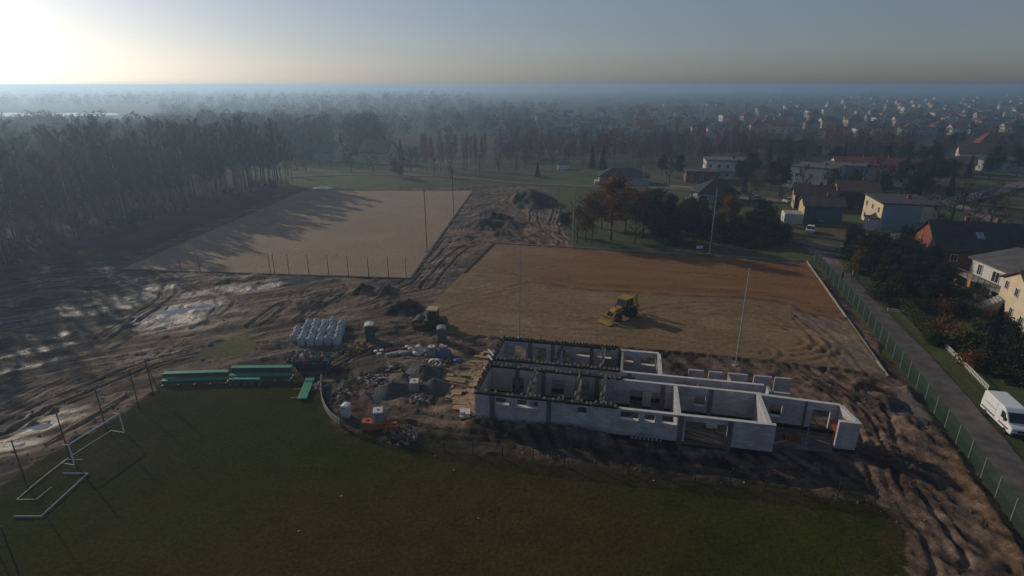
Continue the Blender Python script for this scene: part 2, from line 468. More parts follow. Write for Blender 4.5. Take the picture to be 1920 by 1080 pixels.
# keep the soil below the paved lane
LANE = smooth_line(polyw([(1522, 462), (1548, 484), (1590, 530), (1634, 580), (1727, 680), (1810, 780), (1890, 880), (1990, 1010), (2080, 1130)]), 5)
d, s_, _ = polydist(GX, GY, LANE)
h = np.where(d < 2.0, -.06, np.where(d < 3.2, h * .4 - .02, h))
edge = np.minimum.reduce([GX - xs[0], xs[-1] - GX, GY - ys[0], ys[-1] - GY])
h = np.where(edge < 12, h * np.clip(edge / 12, 0, 1) - .34 * (1 - np.clip(edge / 12, 0, 1)), h)

# colours (soil, sand and grass as they are)
def mixc(a, b, t): return a * (1 - t[..., None]) + np.array(b) * t[..., None]
colr = np.zeros(GX.shape + (3,)) + np.array((.060, .072, .026))
n1 = fbm(GX, GY, 7, 2, 4); n2 = fbm(GX, GY, 1.4, 5, 3); n3 = fbm(GX, GY, 16, 19, 3)
# meadow
mead = mixc(mixc(colr, (.085, .098, .030), np.clip((n1 - .35) * 3, 0, 1)), (.11, .092, .045), np.clip((n3 - .5) * 4, 0, 1))
# mud
mud = np.zeros(GX.shape + (3,)) + np.array((.112, .076, .054))
mud = mixc(mud, (.042, .035, .031), np.clip((n1 - .48) * 5, 0, 1))
mud = mixc(mud, (.15, .112, .075), np.clip((n2 - .52) * 3.5, 0, 1) * .8)
mud = mixc(mud, (.155, .112, .082), np.clip(trk, 0, 1) * .8)
mud = mixc(mud, (.15, .085, .042), np.clip(1.3 - np.hypot(GX - g(1010, 430)[0], (GY - g(1010, 430)[1]) * .45) / 5, 0, 1) * .9)
d, s_, _ = polydist(GX, GY, polyw([(1790, 870), (1850, 950), (1905, 1040), (1920, 1090)]))
mud = mixc(mud, (.135, .080, .041), np.clip(1.4 - d / 1.0, 0, 1) * .65)
for (px, py, r, c) in [(1000, 383, 6.8, (.026, .024, .026)), (925, 410, 4.5, (.030, .028, .028)), (905, 424, 5.5, (.030, .028, .028)), (683, 548, 2.0, (.028, .025, .025)), (722, 549, 2.0, (.028, .025, .025)), (750, 578, 3.4, (.04, .034, .03)), (1690, 770, 2.6, (.07, .06, .052))]:
    cx, cy_ = g(px, py)
    mud = mixc(mud, c, np.clip(1.6 - 1.5 * np.hypot(GX - cx, GY - cy_) / r + (n2 - .5), 0, 1) * .9)
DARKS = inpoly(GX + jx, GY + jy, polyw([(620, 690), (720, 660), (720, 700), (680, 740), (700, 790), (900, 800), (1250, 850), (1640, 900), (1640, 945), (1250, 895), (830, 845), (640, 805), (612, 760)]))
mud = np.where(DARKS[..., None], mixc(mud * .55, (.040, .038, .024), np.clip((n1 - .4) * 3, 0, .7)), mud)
BR = inpoly(GX + jx * .7, GY + jy * .7, polyw([(845, 645), (925, 655), (905, 700), (888, 760), (800, 775), (790, 740), (835, 690)]))
mud = np.where(BR[..., None], mixc(mud, (.23, .165, .095), np.clip((n2 - .28) * 3, 0, .9)), mud)
TR = inpoly(GX + jx, GY + jy, polyw([(640, 640), (940, 640), (925, 660), (800, 650), (700, 655)])) | ch
mud = np.where(TR[..., None], mixc(mud, (.105, .066, .047), np.clip((n2 - .33) * 2.6, 0, .85)), mud)
mud = mud * np.clip(1 + streak * 3.2 + (vnoise(GX, GY, .5, 58) - .5) * .7, .35, 2.1)[..., None]
mud = mixc(mud, (.030, .027, .026), np.clip(wet, 0, 1) * .38)
# grass field, worn brown in patches
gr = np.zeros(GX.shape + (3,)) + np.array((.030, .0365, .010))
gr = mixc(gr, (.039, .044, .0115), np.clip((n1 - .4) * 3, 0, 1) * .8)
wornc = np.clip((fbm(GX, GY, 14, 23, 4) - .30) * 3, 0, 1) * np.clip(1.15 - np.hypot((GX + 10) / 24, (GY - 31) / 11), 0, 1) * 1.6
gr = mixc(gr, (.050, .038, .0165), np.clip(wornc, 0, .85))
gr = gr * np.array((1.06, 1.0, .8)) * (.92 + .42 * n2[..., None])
# sand
sa = np.zeros(GX.shape + (3,)) + np.array((.275, .196, .135))
sa = sa * (.86 + .28 * n1[..., None]) * (.93 + .14 * n2[..., None])
sb = np.zeros(GX.shape + (3,)) + np.array((.192, .122, .063))
sb = sb * (.84 + .32 * n1[..., None])
org = np.array((.20, .098, .036)) * (.8 + .4 * fbm(GX * .15, lane_u, 1.2, 29, 3))[..., None]
oz = np.clip(sB / 1.5, 0, 1) * np.clip((GX - g(900, 480)[0]) / 22, .25, 1)
sb = sb * (1 - oz[..., None]) + org * oz[..., None]
sb = mixc(sb, (.075, .042, .024), np.clip(np.exp(-((np.abs(sB) - .3) / .55) ** 2) + .8 * np.exp(-((sB - 2.6) / .35) ** 2) + .6 * np.exp(-((sB - 3.6) / .25) ** 2), 0, 1) * np.where((np.abs(sB) > 0.01), .95, 0) * np.clip(n2 * 2.2 - .4, 0, 1) * np.clip((GX - g(985, 530)[0]) / 3, 0, 1))
sb = np.where(inG[..., None], mixc(np.array((.165, .128, .095)) * (.8 + .4 * n2[..., None]), (.24, .15, .07), np.clip((n1 - .6) * 4, 0, 1)), sb)
sb = np.where(DIG[..., None], mixc(sb, (.21, .115, .05), np.clip((n2 - .4) * 4, 0, .8)), sb)
pale = np.clip((fbm(GX * .5, lane_u, 3.2, 36, 3) - .60) * 6, 0, 1) * (1 - oz)
sb = mixc(sb, (.27, .19, .105), pale * .6)
sb = mixc(sb, (.13, .085, .048), np.clip(trk, 0, 1) * .45)
dE, _, _ = polydist(GX, GY, GRASS, True)
gr = mixc(gr, (.062, .046, .030), np.clip(1.05 - dE / 2.2 + (n2 - .5) * 2.4 + (n1 - .5) * 1.5, 0, 1) * .8)
bare = np.clip(1.2 - np.hypot((GX - g(215, 850)[0]) / 5, (GY - g(215, 850)[1]) / 3) + (n2 - .5) * 2, 0, 1)
gr = mixc(gr, (.060, .044, .024), bare * .5)
fl = np.zeros(GX.shape + (3,)) + np.array((.050, .036, .024))
fl = mixc(fl, (.085, .055, .03), np.clip((n1 - .45) * 3, 0, 1))
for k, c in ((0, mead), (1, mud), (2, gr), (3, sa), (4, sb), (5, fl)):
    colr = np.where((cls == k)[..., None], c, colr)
TINT = cls.copy()

def ground_mat(name, rough, bump, bscale, spec=.25, wetmode=False):
    m = bpy.data.materials.new(name); m.use_nodes = True
    nt = m.node_tree; bs = nt.nodes['Principled BSDF']
    at = nt.nodes.new('ShaderNodeAttribute'); at.attribute_name = 'soil'
    tc = nt.nodes.new('ShaderNodeTexCoord')
    no = nt.nodes.new('ShaderNodeTexNoise'); no.inputs['Scale'].default_value = bscale; no.inputs['Detail'].default_value = 6; no.inputs['Roughness'].default_value = .65
    nt.links.new(tc.outputs['Object'], no.inputs['Vector'])
    mr = nt.nodes.new('ShaderNodeMapRange'); mr.inputs['From Min'].default_value = .3; mr.inputs['From Max'].default_value = .7; mr.inputs['To Min'].default_value = .62; mr.inputs['To Max'].default_value = 1.38
    nt.links.new(no.outputs['Fac'], mr.inputs['Value'])
    mx = nt.nodes.new('ShaderNodeMix'); mx.data_type = 'RGBA'; mx.blend_type = 'MULTIPLY'; mx.inputs['Factor'].default_value = 1
    nt.links.new(at.outputs['Color'], mx.inputs['A']); nt.links.new(mr.outputs['Result'], mx.inputs['B'])
    nt.links.new(mx.outputs['Result'], bs.inputs['Base Color'])
    bs.inputs['Roughness'].default_value = rough; bs.inputs['Specular IOR Level'].default_value = spec
    bp = nt.nodes.new('ShaderNodeBump'); bp.inputs['Strength'].default_value = bump; bp.inputs['Distance'].default_value = .3
    n4 = nt.nodes.new('ShaderNodeTexNoise'); n4.inputs['Scale'].default_value = bscale * .45; n4.inputs['Detail'].default_value = 8; n4.inputs['Roughness'].default_value = .72
    nt.links.new(tc.outputs['Object'], n4.inputs['Vector'])
    nt.links.new(n4.outputs['Fac'], bp.inputs['Height']); nt.links.new(bp.outputs['Normal'], bs.inputs['Normal'])
    if wetmode:
        aw = nt.nodes.new('ShaderNodeAttribute'); aw.attribute_name = 'wet'
        rr = nt.nodes.new('ShaderNodeMapRange'); rr.inputs['To Min'].default_value = .9; rr.inputs['To Max'].default_value = .42
        nt.links.new(aw.outputs['Fac'], rr.inputs['Value']); nt.links.new(rr.outputs['Result'], bs.inputs['Roughness'])
        sr = nt.nodes.new('ShaderNodeMapRange'); sr.inputs['To Min'].default_value = .15; sr.inputs['To Max'].default_value = .6
        nt.links.new(aw.outputs['Fac'], sr.inputs['Value']); nt.links.new(sr.outputs['Result'], bs.inputs['Specular IOR Level'])
    return m

ny, nx = GX.shape
V = np.stack([GX, GY, h], -1).reshape(-1, 3)
I = np.arange(ny * nx).reshape(ny, nx)
Q = np.stack([I[:-1, :-1], I[:-1, 1:], I[1:, 1:], I[1:, :-1]], -1).reshape(-1, 4)
fc = cls[:-1, :-1].reshape(-1)
CL = colr.reshape(-1, 3); WT = wet.reshape(-1)
GM = {0: ('meadow', ground_mat('meadow_grass', .9, .5, 2.2, .1)), 1: ('mud_ground', ground_mat('churned_mud', .85, 1.0, 3.4, .2, True)), 2: ('grass_field', ground_mat('mown_grass', .95, .6, 3.5, .0)),
      3: ('sand_pitch', ground_mat('levelled_sand', .92, .15, 2.5, .12)), 4: ('sand_pitch', ground_mat('graded_sand', .92, .3, 2.8, .12)), 5: ('forest_floor', ground_mat('leaf_litter', .95, .6, 2.5, .05))}
for k, (nm, m) in GM.items():
    F = Q[fc == k]
    if not len(F): continue
    u, inv = np.unique(F, return_inverse=True)
    me = np_mesh(nm, V[u], inv.reshape(-1, 4), m, smooth=True, attrs={'soil': CL[u], 'wet': WT[u]})
    o = link(nm, me); o['kind'] = 'structure'

def gz(x, y):
    i = int(np.clip(np.searchsorted(ys, y), 1, ny - 1)); j = int(np.clip(np.searchsorted(xs, x), 1, nx - 1))
    if x < xs[0] or x > xs[-1] or y > ys[-1] or y < ys[0]: return -0.34
    return float(np.mean(h[i - 1:i + 1, j - 1:j + 1]))
def gp(px, py, dz=0.0):
    x, y = g(px, py); return (x, y, gz(x, y) + dz)

# water standing in the hollows
water = mat('puddle_water', (.020, .020, .019), .06, .1, 1.0, spec=.5)
mb = MB()
for (px, py, rx, ry, dep) in PUD:
    cx, cy_ = g(px, py)
    an = .45 if px < 600 else -.9
    ring = []
    for k in range(20):
        a = 2 * math.pi * k / 20
        ex, ey = rx * 1.05 * math.cos(a), ry * 1.7 * math.sin(a)
        ring.append((cx + ex * math.cos(an) - ey * math.sin(an), cy_ + ex * math.sin(an) + ey * math.cos(an), -.175 - .001 * (len(mb.f) % 9)))
    mb.add(ring, [tuple(range(20))])
o = mb.build('puddle', water); o['kind'] = 'structure'

# the wide country beyond
def country_mat():
    m = bpy.data.materials.new('fields'); m.use_nodes = True
    nt = m.node_tree; bs = nt.nodes['Principled BSDF']; bs.inputs['Roughness'].default_value = .95; bs.inputs['Specular IOR Level'].default_value = .05
    tc = nt.nodes.new('ShaderNodeTexCoord')
    mp = nt.nodes.new('ShaderNodeMapping'); mp.inputs['Scale'].default_value = (1 / 420, 1 / 160, 1); mp.inputs['Rotation'].default_value = (0, 0, .2)
    nt.links.new(tc.outputs['Object'], mp.inputs['Vector'])
    vo = nt.nodes.new('ShaderNodeTexVoronoi'); vo.inputs['Scale'].default_value = 1
    nt.links.new(mp.outputs['Vector'], vo.inputs['Vector'])
    rp = nt.nodes.new('ShaderNodeValToRGB'); e = rp.color_ramp.elements
    e[0].color = (.060, .072, .030, 1); e[1].color = (.10, .085, .05, 1)
    for p, c in ((.3, (.045, .055, .022, 1)), (.5, (.075, .085, .032, 1)), (.7, (.06, .05, .035, 1))):
        x = e.new(p); x.color = c
    sp = nt.nodes.new('ShaderNodeSeparateColor'); nt.links.new(vo.outputs['Color'], sp.inputs['Color'])
    nt.links.new(sp.outputs[0], rp.inputs['Fac'])
    no = nt.nodes.new('ShaderNodeTexNoise'); no.inputs['Scale'].default_value = .08; no.inputs['Detail'].default_value = 6
    nt.links.new(tc.outputs['Object'], no.inputs['Vector'])
    mr = nt.nodes.new('ShaderNodeMapRange'); mr.inputs['From Min'].default_value = .3; mr.inputs['From Max'].default_value = .7; mr.inputs['To Min'].default_value = .6; mr.inputs['To Max'].default_value = 1.4
    nt.links.new(no.outputs['Fac'], mr.inputs['Value'])
    mx = nt.nodes.new('ShaderNodeMix'); mx.data_type = 'RGBA'; mx.blend_type = 'MULTIPLY'; mx.inputs['Factor'].default_value = 1
    nt.links.new(rp.outputs['Color'], mx.inputs['A']); nt.links.new(mr.outputs['Result'], mx.inputs['B'])
    nt.links.new(mx.outputs['Result'], bs.inputs['Base Color'])
    return m
mb = MB(); E = 8000
mb.add([(-E, -800, -.35), (E, -800, -.35), (E, E, -.35), (-E, E, -.35)], [(0, 1, 2, 3)])
o = mb.build('ground', country_mat()); o['kind'] = 'structure'

lake = mat('lake_water', (.03, .04, .045), .12, .05, .01, spec=.5)
LK = polyw([(-900, 219), (-200, 218), (100, 217), (190, 217), (225, 214.5), (215, 211.5), (0, 211), (-400, 211), (-900, 212)])
mb = MB(); mb.add([(x, y, -.30) for x, y in LK], [tuple(range(len(LK)))])
o = mb.build('lake', lake); o['kind'] = 'structure'

# low hills on the horizon
hillm = mat('wooded_hill', (.035, .042, .025), .95, .4, .02, spec=.02)
mb = MB()
for (cx, cy_, rx, ry, hh) in [(350, 4300, 900, 420, 30.5), (-900, 4600, 1500, 500, 30), (1500, 4700, 1300, 450, 30.5), (3000, 5200, 1600, 500, 31), (-3200, 4800, 1500, 500, 30)]:
    n = 26; prof = []
    o_ = len(mb.v)
    for i in range(7):
        t = i / 6
        for k in range(n):
            a = 2 * math.pi * k / n
            rr = (1 - t) * (1 + .15 * math.sin(3 * a + cx))
            mb.v.append((cx + rx * rr * math.cos(a), cy_ + ry * rr * math.sin(a), -.6 + hh * (math.sin(t * math.pi / 2) ** 1.4) * (1 + .03 * math.sin(5 * a + cy_))))
    for i in range(6):
        for k in range(n):
            mb.f.append((o_ + i * n + k, o_ + i * n + (k + 1) % n, o_ + (i + 1) * n + (k + 1) % n, o_ + (i + 1) * n + k)); mb.mi.append(0)
o = mb.build('hills', hillm, smooth=True); o['kind'] = 'structure'

# roads
asph = mat('worn_asphalt', (.175, .145, .125), .9, .3, .8, spec=.15, bump=.3, bscale=9)
grav = mat('gravel_track', (.165, .135, .105), .95, .3, .6, spec=.1, bump=.4, bscale=6)
def road(name, line, w, m, z=.0, follow=True):
    mb = MB(); n = len(line)
    L = []; 
    for i, (x, y) in enumerate(line):
        a = Vector(line[max(i - 1, 0)]); b = Vector(line[min(i + 1, n - 1)])
        d = (b - a).normalized(); nn = Vector((-d.y, d.x))
        wj = w / 2 * (1 + .04 * math.sin(i * 1.7))
        for s in (-1, 1):
            L.append((x + nn.x * wj * s, y + nn.y * wj * s, z))
    mb.add(L, [(2 * i, 2 * i + 2, 2 * i + 3, 2 * i + 1) for i in range(n - 1)])
    o = mb.build(name, m); o['kind'] = 'structure'; return o
road('lane', LANE, 3.5, asph, 0.0)
road('street', smooth_line(polyw([(1500, 452), (1530, 460), (1580, 468), (1640, 462), (1700, 440), (1760, 425)]), 5), 4.5, mat('pale_asphalt', (.15, .125, .105), .9, .25, .8), .16)
road('track', smooth_line(polyw([(540, 333), (620, 329), (720, 328), (860, 333), (980, 344), (1130, 351), (1220, 352), (1300, 358)]), 5), 2.6, grav, .16)
road('street', smooth_line(polyw([(1785, 384), (1830, 400), (1880, 420), (1935, 442), (2050, 500)]), 5), 4.2, mat('dusty_road', (.20, .155, .12), .9, .25, .6), .16)
road('street', smooth_line(polyw([(1750, 385), (1800, 374), (1850, 364), (1890, 352), (1960, 336)]), 5), 5.5, mat('grey_street', (.12, .105, .095), .9, .2, .6), .14)
road('street', smooth_line(polyw([(1215, 352), (1290, 352), (1380, 371), (1470, 378)]), 5), 4.5, mat('dusty_road', (.2, .155, .12)), .17)

# ------------------------------------------------------------------ trees and shrubs
bark = mat('grey_bark', (.085, .072, .060), .9, .35, 1.5, spec=.1, objrand=.3)
birch = mat('pale_bark', (.22, .20, .17), .85, .45, 2.5, spec=.1, objrand=.2)
twig = mat('bare_twigs', (.056, .043, .036), .9, .25, .6, spec=.05, objrand=.35)
twig_r = mat('russet_twigs', (.125, .070, .045), .9, .3, .6, spec=.05, objrand=.3)
leaf_o = leaf_mat('autumn_leaves', (.14, .060, .018), (.19, .095, .028))
leaf_y = leaf_mat('yellow_leaves', (.19, .105, .02), (.14, .10, .025))
leaf_b = leaf_mat('brown_leaves', (.10, .050, .022), (.15, .075, .03))
leaf_g = leaf_mat('dark_leaves', (.020, .032, .012), (.040, .055, .018))
leaf_m = leaf_mat('green_leaves', (.045, .065, .018), (.075, .085, .022))
leaf_c = leaf_mat('conifer_needles', (.014, .026, .014), (.026, .042, .018))
leaf_red = leaf_mat('russet_leaves', (.12, .042, .02), (.16, .065, .026))

def limbs(rs, hh, n, start, spread, up, r0, lens):
    """main limbs of a tree as polylines with radii"""
    out = []
    for i in range(n):
        z = hh * (start + (0.94 - start) * (i + .5 * rs.rand()) / n)
        a = rs.rand() * 6.283
        L = lens * (1 - .62 * (z / hh - start) / (1 - start)) * (.75 + .5 * rs.rand())
        d = np.array([math.cos(a) * spread, math.sin(a) * spread, up]); d /= np.linalg.norm(d)
        p = np.array([0, 0, z]); pts = [p]
        for k in range(3):
            d2 = d + (rs.rand(3) - .5) * .5 + np.array([0, 0, .12 * k]); d2 /= np.linalg.norm(d2)
            p = p + d2 * L / 3; pts.append(p)
        r = r0 * (1 - .8 * z / hh) * .55
        out.append((pts, [r, r * .7, r * .45, r * .15]))
    return out

def twigs_np(rs, anchors, dirs, L, w, up=.3):
    """thin three-sided twigs growing from anchor points"""
    n = len(anchors)
    d = dirs + (rs.rand(n, 3) - .5) * 1.5 + np.array([0, 0, up]); d /= np.linalg.norm(d, axis=1)[:, None]
    LL = L * (.4 + .9 * rs.rand(n))
    a = np.cross(d, rs.rand(n, 3) - .5); a /= np.linalg.norm(a, axis=1)[:, None]
    b = np.cross(d, a)
    base = anchors
    v = np.stack([base + a * w, base - .5 * a * w + .87 * b * w, base - .5 * a * w - .87 * b * w, base + d * LL[:, None]], 1)
    k = np.arange(n)[:, None] * 4
    f = np.concatenate([k + np.array([[0, 1, 3]]), k + np.array([[1, 2, 3]]), k + np.array([[2, 0, 3]])])
    return v.reshape(-1, 3), f

def leaves_np(rs, c, size, flat=.4):
    n = len(c)
    a = rs.randn(n, 3); a /= np.linalg.norm(a, axis=1)[:, None]
    b = np.cross(a, rs.randn(n, 3)); b /= np.linalg.norm(b, axis=1)[:, None]
    s = size * (.55 + .9 * rs.rand(n))[:, None]
    v = np.stack([c - a * s, c + b * s * .55, c + a * s, c - b * s * .55], 1).reshape(-1, 3)
    k = np.arange(n)[:, None] * 4
    return v, k + np.array([[0, 1, 2, 3]])

def trunk_mesh(rs, hh, r0, lm, m, nseg=7):
    mb = MB()
    x = y = 0; pts = []; rad = []
    for i in range(nseg + 1):
        t = i / nseg
        pts.append((x, y, hh * t - (.4 if i == 0 else 0))); rad.append(r0 * (1 - t) ** .8 + .02)
        x += (rs.rand() - .5) * hh * .012; y += (rs.rand() - .5) * hh * .012
    mb.tube(pts, rad, 7)
    for p, r in lm: mb.tube(p, r, 4, cap=False)
    return mb.mesh('trunk', m, smooth=True)

def sample_limbs(rs, lm, n, lo=.25):
    A = []; D = []
    for i in range(n):
        p, r = lm[rs.randint(len(lm))]
        k = min(2, int(3 * (lo + (1 - lo) * rs.rand()))); t = rs.rand()
        A.append(p[k] * (1 - t) + p[k + 1] * t); q = p[k + 1] - p[k]; D.append(q / (np.linalg.norm(q) + 1e-6))
    return np.array(A), np.array(D)

PROTO = {}
def proto(kind, seed):
    """list of (part name, mesh) of one tree of that kind, about its real size"""
    key = (kind, seed)
    if key in PROTO: return PROTO[key]
    rs = np.random.RandomState(seed * 17 + sum(map(ord, kind)))
    if kind == 'bare':                       # tall forest tree, leafless
        hh = 21; lm = limbs(rs, hh, 30, .34, 1, 1.1, .22, 3.6)
        T = trunk_mesh(rs, hh, .20, lm, birch if seed % 3 == 0 else bark)
        A, D = sample_limbs(rs, lm, 1350); V1, F1 = twigs_np(rs, A, D, 1.2, .030, .5)
        A2 = V1.reshape(-1, 4, 3)[:, 3] * .5 + V1.reshape(-1, 4, 3)[:, 0] * .5
        V2, F2 = twigs_np(rs, np.repeat(A2, 2, 0), np.repeat(D, 2, 0), .65, .018, .5)
        C = np_mesh('crown', np.concatenate([V1, V2]), np.concatenate([F1, F2 + len(V1)]), twig)
    elif kind == 'birch':                    # slender pale trunk with a thin veil of russet leaves
        hh = 15; lm = limbs(rs, hh, 26, .22, .8, 1.3, .13, 2.3)
        T = trunk_mesh(rs, hh, .13, lm, birch)
        A, D = sample_limbs(rs, lm, 700); V1, F1 = twigs_np(rs, A, D, .8, .018, .1)
        C = np_mesh('crown', V1, F1, twig_r)
        A, D = sample_limbs(rs, lm, 620, .1); V, F = leaves_np(rs, A + rs.randn(len(A), 3) * .35, .14)
        return PROTO.setdefault(key, [('trunk', T), ('crown', C), ('foliage', np_mesh('foliage', V, F, leaf_b if seed % 2 else leaf_o))])
    elif kind == 'shrubby':                  # leafless garden tree
        hh = 8; lm = limbs(rs, hh, 22, .2, 1, .8, .15, 2.8)
        T = trunk_mesh(rs, hh, .15, lm, bark)
        A, D = sample_limbs(rs, lm, 1100); V1, F1 = twigs_np(rs, A, D, .8, .018, .4)
        C = np_mesh('crown', V1, F1, twig)
    elif kind in ('autumn', 'green', 'yellow'):   # rounded crown of real leaves
        hh = 9; lm = limbs(rs, hh, 24, .26, 1, .55, .17, 3.4)
        T = trunk_mesh(rs, hh, .17, lm, bark)
        cl, D = sample_limbs(rs, lm, 60, .35)
        c = cl[rs.randint(0, 60, 3400)] + rs.randn(3400, 3) * np.array([.55, .55, .42])
        V, F = leaves_np(rs, c, .19)
        C = np_mesh('crown', V, F, {'autumn': leaf_o, 'green': leaf_g, 'yellow': leaf_y}[kind])
    elif kind == 'conifer':
        hh = 8; T = trunk_mesh(rs, hh, .13, [], bark)
        n = 2600; z = hh * (.06 + .94 * rs.rand(n) ** 1.35)
        tier = .75 + .25 * np.cos(z * 6.2)
        r = 1.75 * (1 - z / hh) ** .85 * (.35 + .65 * rs.rand(n) ** .5) * tier + .05
        a = rs.rand(n) * 6.283
        V, F = leaves_np(rs, np.stack([r * np.cos(a), r * np.sin(a), z - .25 * r], 1), .2)
        C = np_mesh('crown', V, F, leaf_c)
    elif kind in ('bush', 'bush_o', 'bush_r', 'bush_m'):
        n = 1300; T = None
        cc = rs.randn(16, 3) * np.array([.5, .5, .3]) + np.array([0, 0, .75])
        c = cc[rs.randint(0, 16, n)] + rs.randn(n, 3) * .28; c[:, 2] = np.abs(c[:, 2]) * .95
        V, F = leaves_np(rs, c, .12)
        lm = limbs(rs, 1.5, 9, .05, 1, 1.2, .05, 1.0)
        T = trunk_mesh(rs, 1.2, .05, lm, bark)
        C = np_mesh('crown', V, F, {'bush': leaf_g, 'bush_o': leaf_o, 'bush_r': leaf_red, 'bush_m': leaf_m}[kind])
    PROTO[key] = [('trunk', T), ('crown', C)]
    return PROTO[key]

TREE_INFO = {
    'bare': ('bare_tree', 'tree'), 'birch': ('birch_tree', 'tree'), 'shrubby': ('bare_tree', 'tree'), 'autumn': ('autumn_tree', 'tree'), 'green': ('leafy_tree', 'tree'),
    'yellow': ('autumn_tree', 'tree'), 'conifer': ('conifer', 'tree'), 'bush': ('shrub', 'shrub'), 'bush_o': ('shrub', 'shrub'), 'bush_r': ('shrub', 'shrub'), 'bush_m': ('shrub', 'shrub')}
def plant(kind, x, y, label, group=None, s=1.0, sz=None, seed=None, z=None, nv=4):
    nm, cat = TREE_INFO[kind]
    seed = R.randrange(nv) if seed is None else seed
    zz = gz(x, y) if z is None else z
    t = thing(nm, label, cat, (x, y, zz), R.uniform(0, 6.28), group, (s, s, sz or s))
    for pn, me in proto(kind, seed): link(pn, me, t)
    return t

# the bare wood along the west side of the sand pitch
EDGE = polyw([(-420, 640), (-200, 580), (0, 507), (110, 470), (250, 428), (400, 385), (530, 347), (545, 339)])
cand = []
for i in range(9000):
    x = R.uniform(-235, -58); y = R.uniform(62, 235)
    d, s_, al = polydist(np.array([x]), np.array([y]), EDGE)
    if s_[0] < 1.5 or s_[0] > 62: continue
    if y > g(545, 337)[1] - 4: continue
    cand.append((x, y, d[0]))
kept = []
for x, y, d in cand:
    lim = 2.7 if d < 10 else 3.7 if d < 30 else 5.6
    if all((x - a) ** 2 + (y - b) ** 2 > lim * lim for a, b, _ in kept): kept.append((x, y, d))
kept.sort(key=lambda p: p[2])
for x, y, d in kept[:310]:
    plant('bare', x, y, 'leafless tree in the front row of the wood facing the sand pitch' if d < 7 else 'tall leafless tree inside the wood, behind its front row' if d < 30 else 'leafless tree deep in the wood towards the lake', 'front trees of the wood' if d < 7 else 'inner trees of the wood' if d < 30 else 'deep trees of the wood', s=R.uniform(.9, 1.2), sz=R.uniform(.62, 1.05), nv=6)

for i in range(34):
    t_ = R.random() * (len(EDGE) - 3) + 1; k = int(t_); f_ = t_ - k
    x = EDGE[k][0] * (1 - f_) + EDGE[k + 1][0] * f_ - R.uniform(.5, 9); y = EDGE[k][1] * (1 - f_) + EDGE[k + 1][1] * f_ + R.uniform(0, 6)
    if i % 3: plant('birch', x, y, 'pale barked birch with a few russet leaves in the front of the wood', 'birches in the wood', R.uniform(.9, 1.25))
    else: plant('bush_r' if i % 2 else 'bush', x, y, 'low undergrowth shrub at the foot of the wood', 'undergrowth of the wood', R.uniform(1.0, 1.9))
# a mass of far trees made of small faces, built as one joined wood
def wood_mass(name, label, pts, m, hmin, hmax, nf, rfac=.32):
    rs = np.random.RandomState(len(pts) + nf)
    P = np.array(pts); n = len(P)
    hh = hmin + (hmax - hmin) * rs.rand(n)
    k = np.repeat(np.arange(n), nf)
    u = rs.randn(n * nf, 3); u /= np.linalg.norm(u, axis=1)[:, None]
    rad = (.25 + .75 * rs.rand(n * nf) ** .5)
    c = np.stack([P[k, 0] + u[:, 0] * rad * hh[k] * rfac, P[k, 1] + u[:, 1] * rad * hh[k] * rfac, hh[k] * (.55 + .44 * u[:, 2] * rad) - .3], 1)
    a = rs.randn(n * nf, 3); a /= np.linalg.norm(a, axis=1)[:, None]
    b = np.cross(a, rs.randn(n * nf, 3)); b /= np.linalg.norm(b, axis=1)[:, None]
    s = (hh[k] * .075 * (.5 + rs.rand(n * nf)))[:, None]
    V = np.stack([c - a * s, c + b * s * .32, c + a * s], 1).reshape(-1, 3)
    F = np.arange(len(V)).reshape(-1, 3)
    me = np_mesh(name, V, F, m)
    o = link(name, me); o['kind'] = 'stuff'; o['label'] = label; o['category'] = 'wood'
    return o
def fill(n, x0, x1, y0, y1, test=None):
    out = []
    while len(out) < n:
        px = R.uniform(x0, x1); py = R.uniform(y0, y1)
        if test and not test(px, py): continue
        out.append(g(px, py))
    return out
far_m = leaf_mat('far_wood', (.045, .046, .034), (.068, .056, .040), .1)
far_r = leaf_mat('far_russet_wood', (.075, .046, .032), (.062, .050, .036), .1)
far_d = leaf_mat('far_dark_wood', (.028, .033, .024), (.042, .044, .03), .1)
# behind the bare wood towards the lake, and the hazy woods beyond
pts = [(R.uniform(-330, -60), R.uniform(150, 330)) for _ in range(520)]
pts = [p for p in pts if polydist(np.array([p[0]]), np.array([p[1]]), EDGE)[1][0] > 50 or p[1] > 190]
pts = [p for p in pts if not (p[0] > -112 and p[1] < 245)]
wood_mass('distant_wood', 'grey leafless wood stretching back towards the lake', pts, far_m, 12, 19, 330)
wood_mass('distant_wood', 'hazy dark wood on the far shore of the lake', fill(800, -300, 900, 172, 207), far_d, 14, 22, 60)
wood_mass('distant_wood', 'hazy belt of trees in the middle distance left of the town', fill(520, 300, 1000, 200, 262, lambda a, b: b < 262 - abs(a - 640) * .02 and not (600 < a < 800 and 188 < b < 203)), far_m, 8, 15, 130)
wood_mass('distant_wood', 'thin line of trees along the hazy horizon', fill(900, -200, 2100, 163.5, 173), far_d, 10, 17, 34)
wood_mass('distant_wood', 'dark tree cover between the far roofs of the town', fill(1150, 900, 2050, 174, 252, lambda a, b: not (980 < a < 1330 and b < 188)), far_d, 5, 9.5, 90)
wood_mass('distant_wood', 'russet and grey thicket behind the nearer houses', fill(300, 940, 1960, 262, 304), far_r, 5, 9.5, 230)

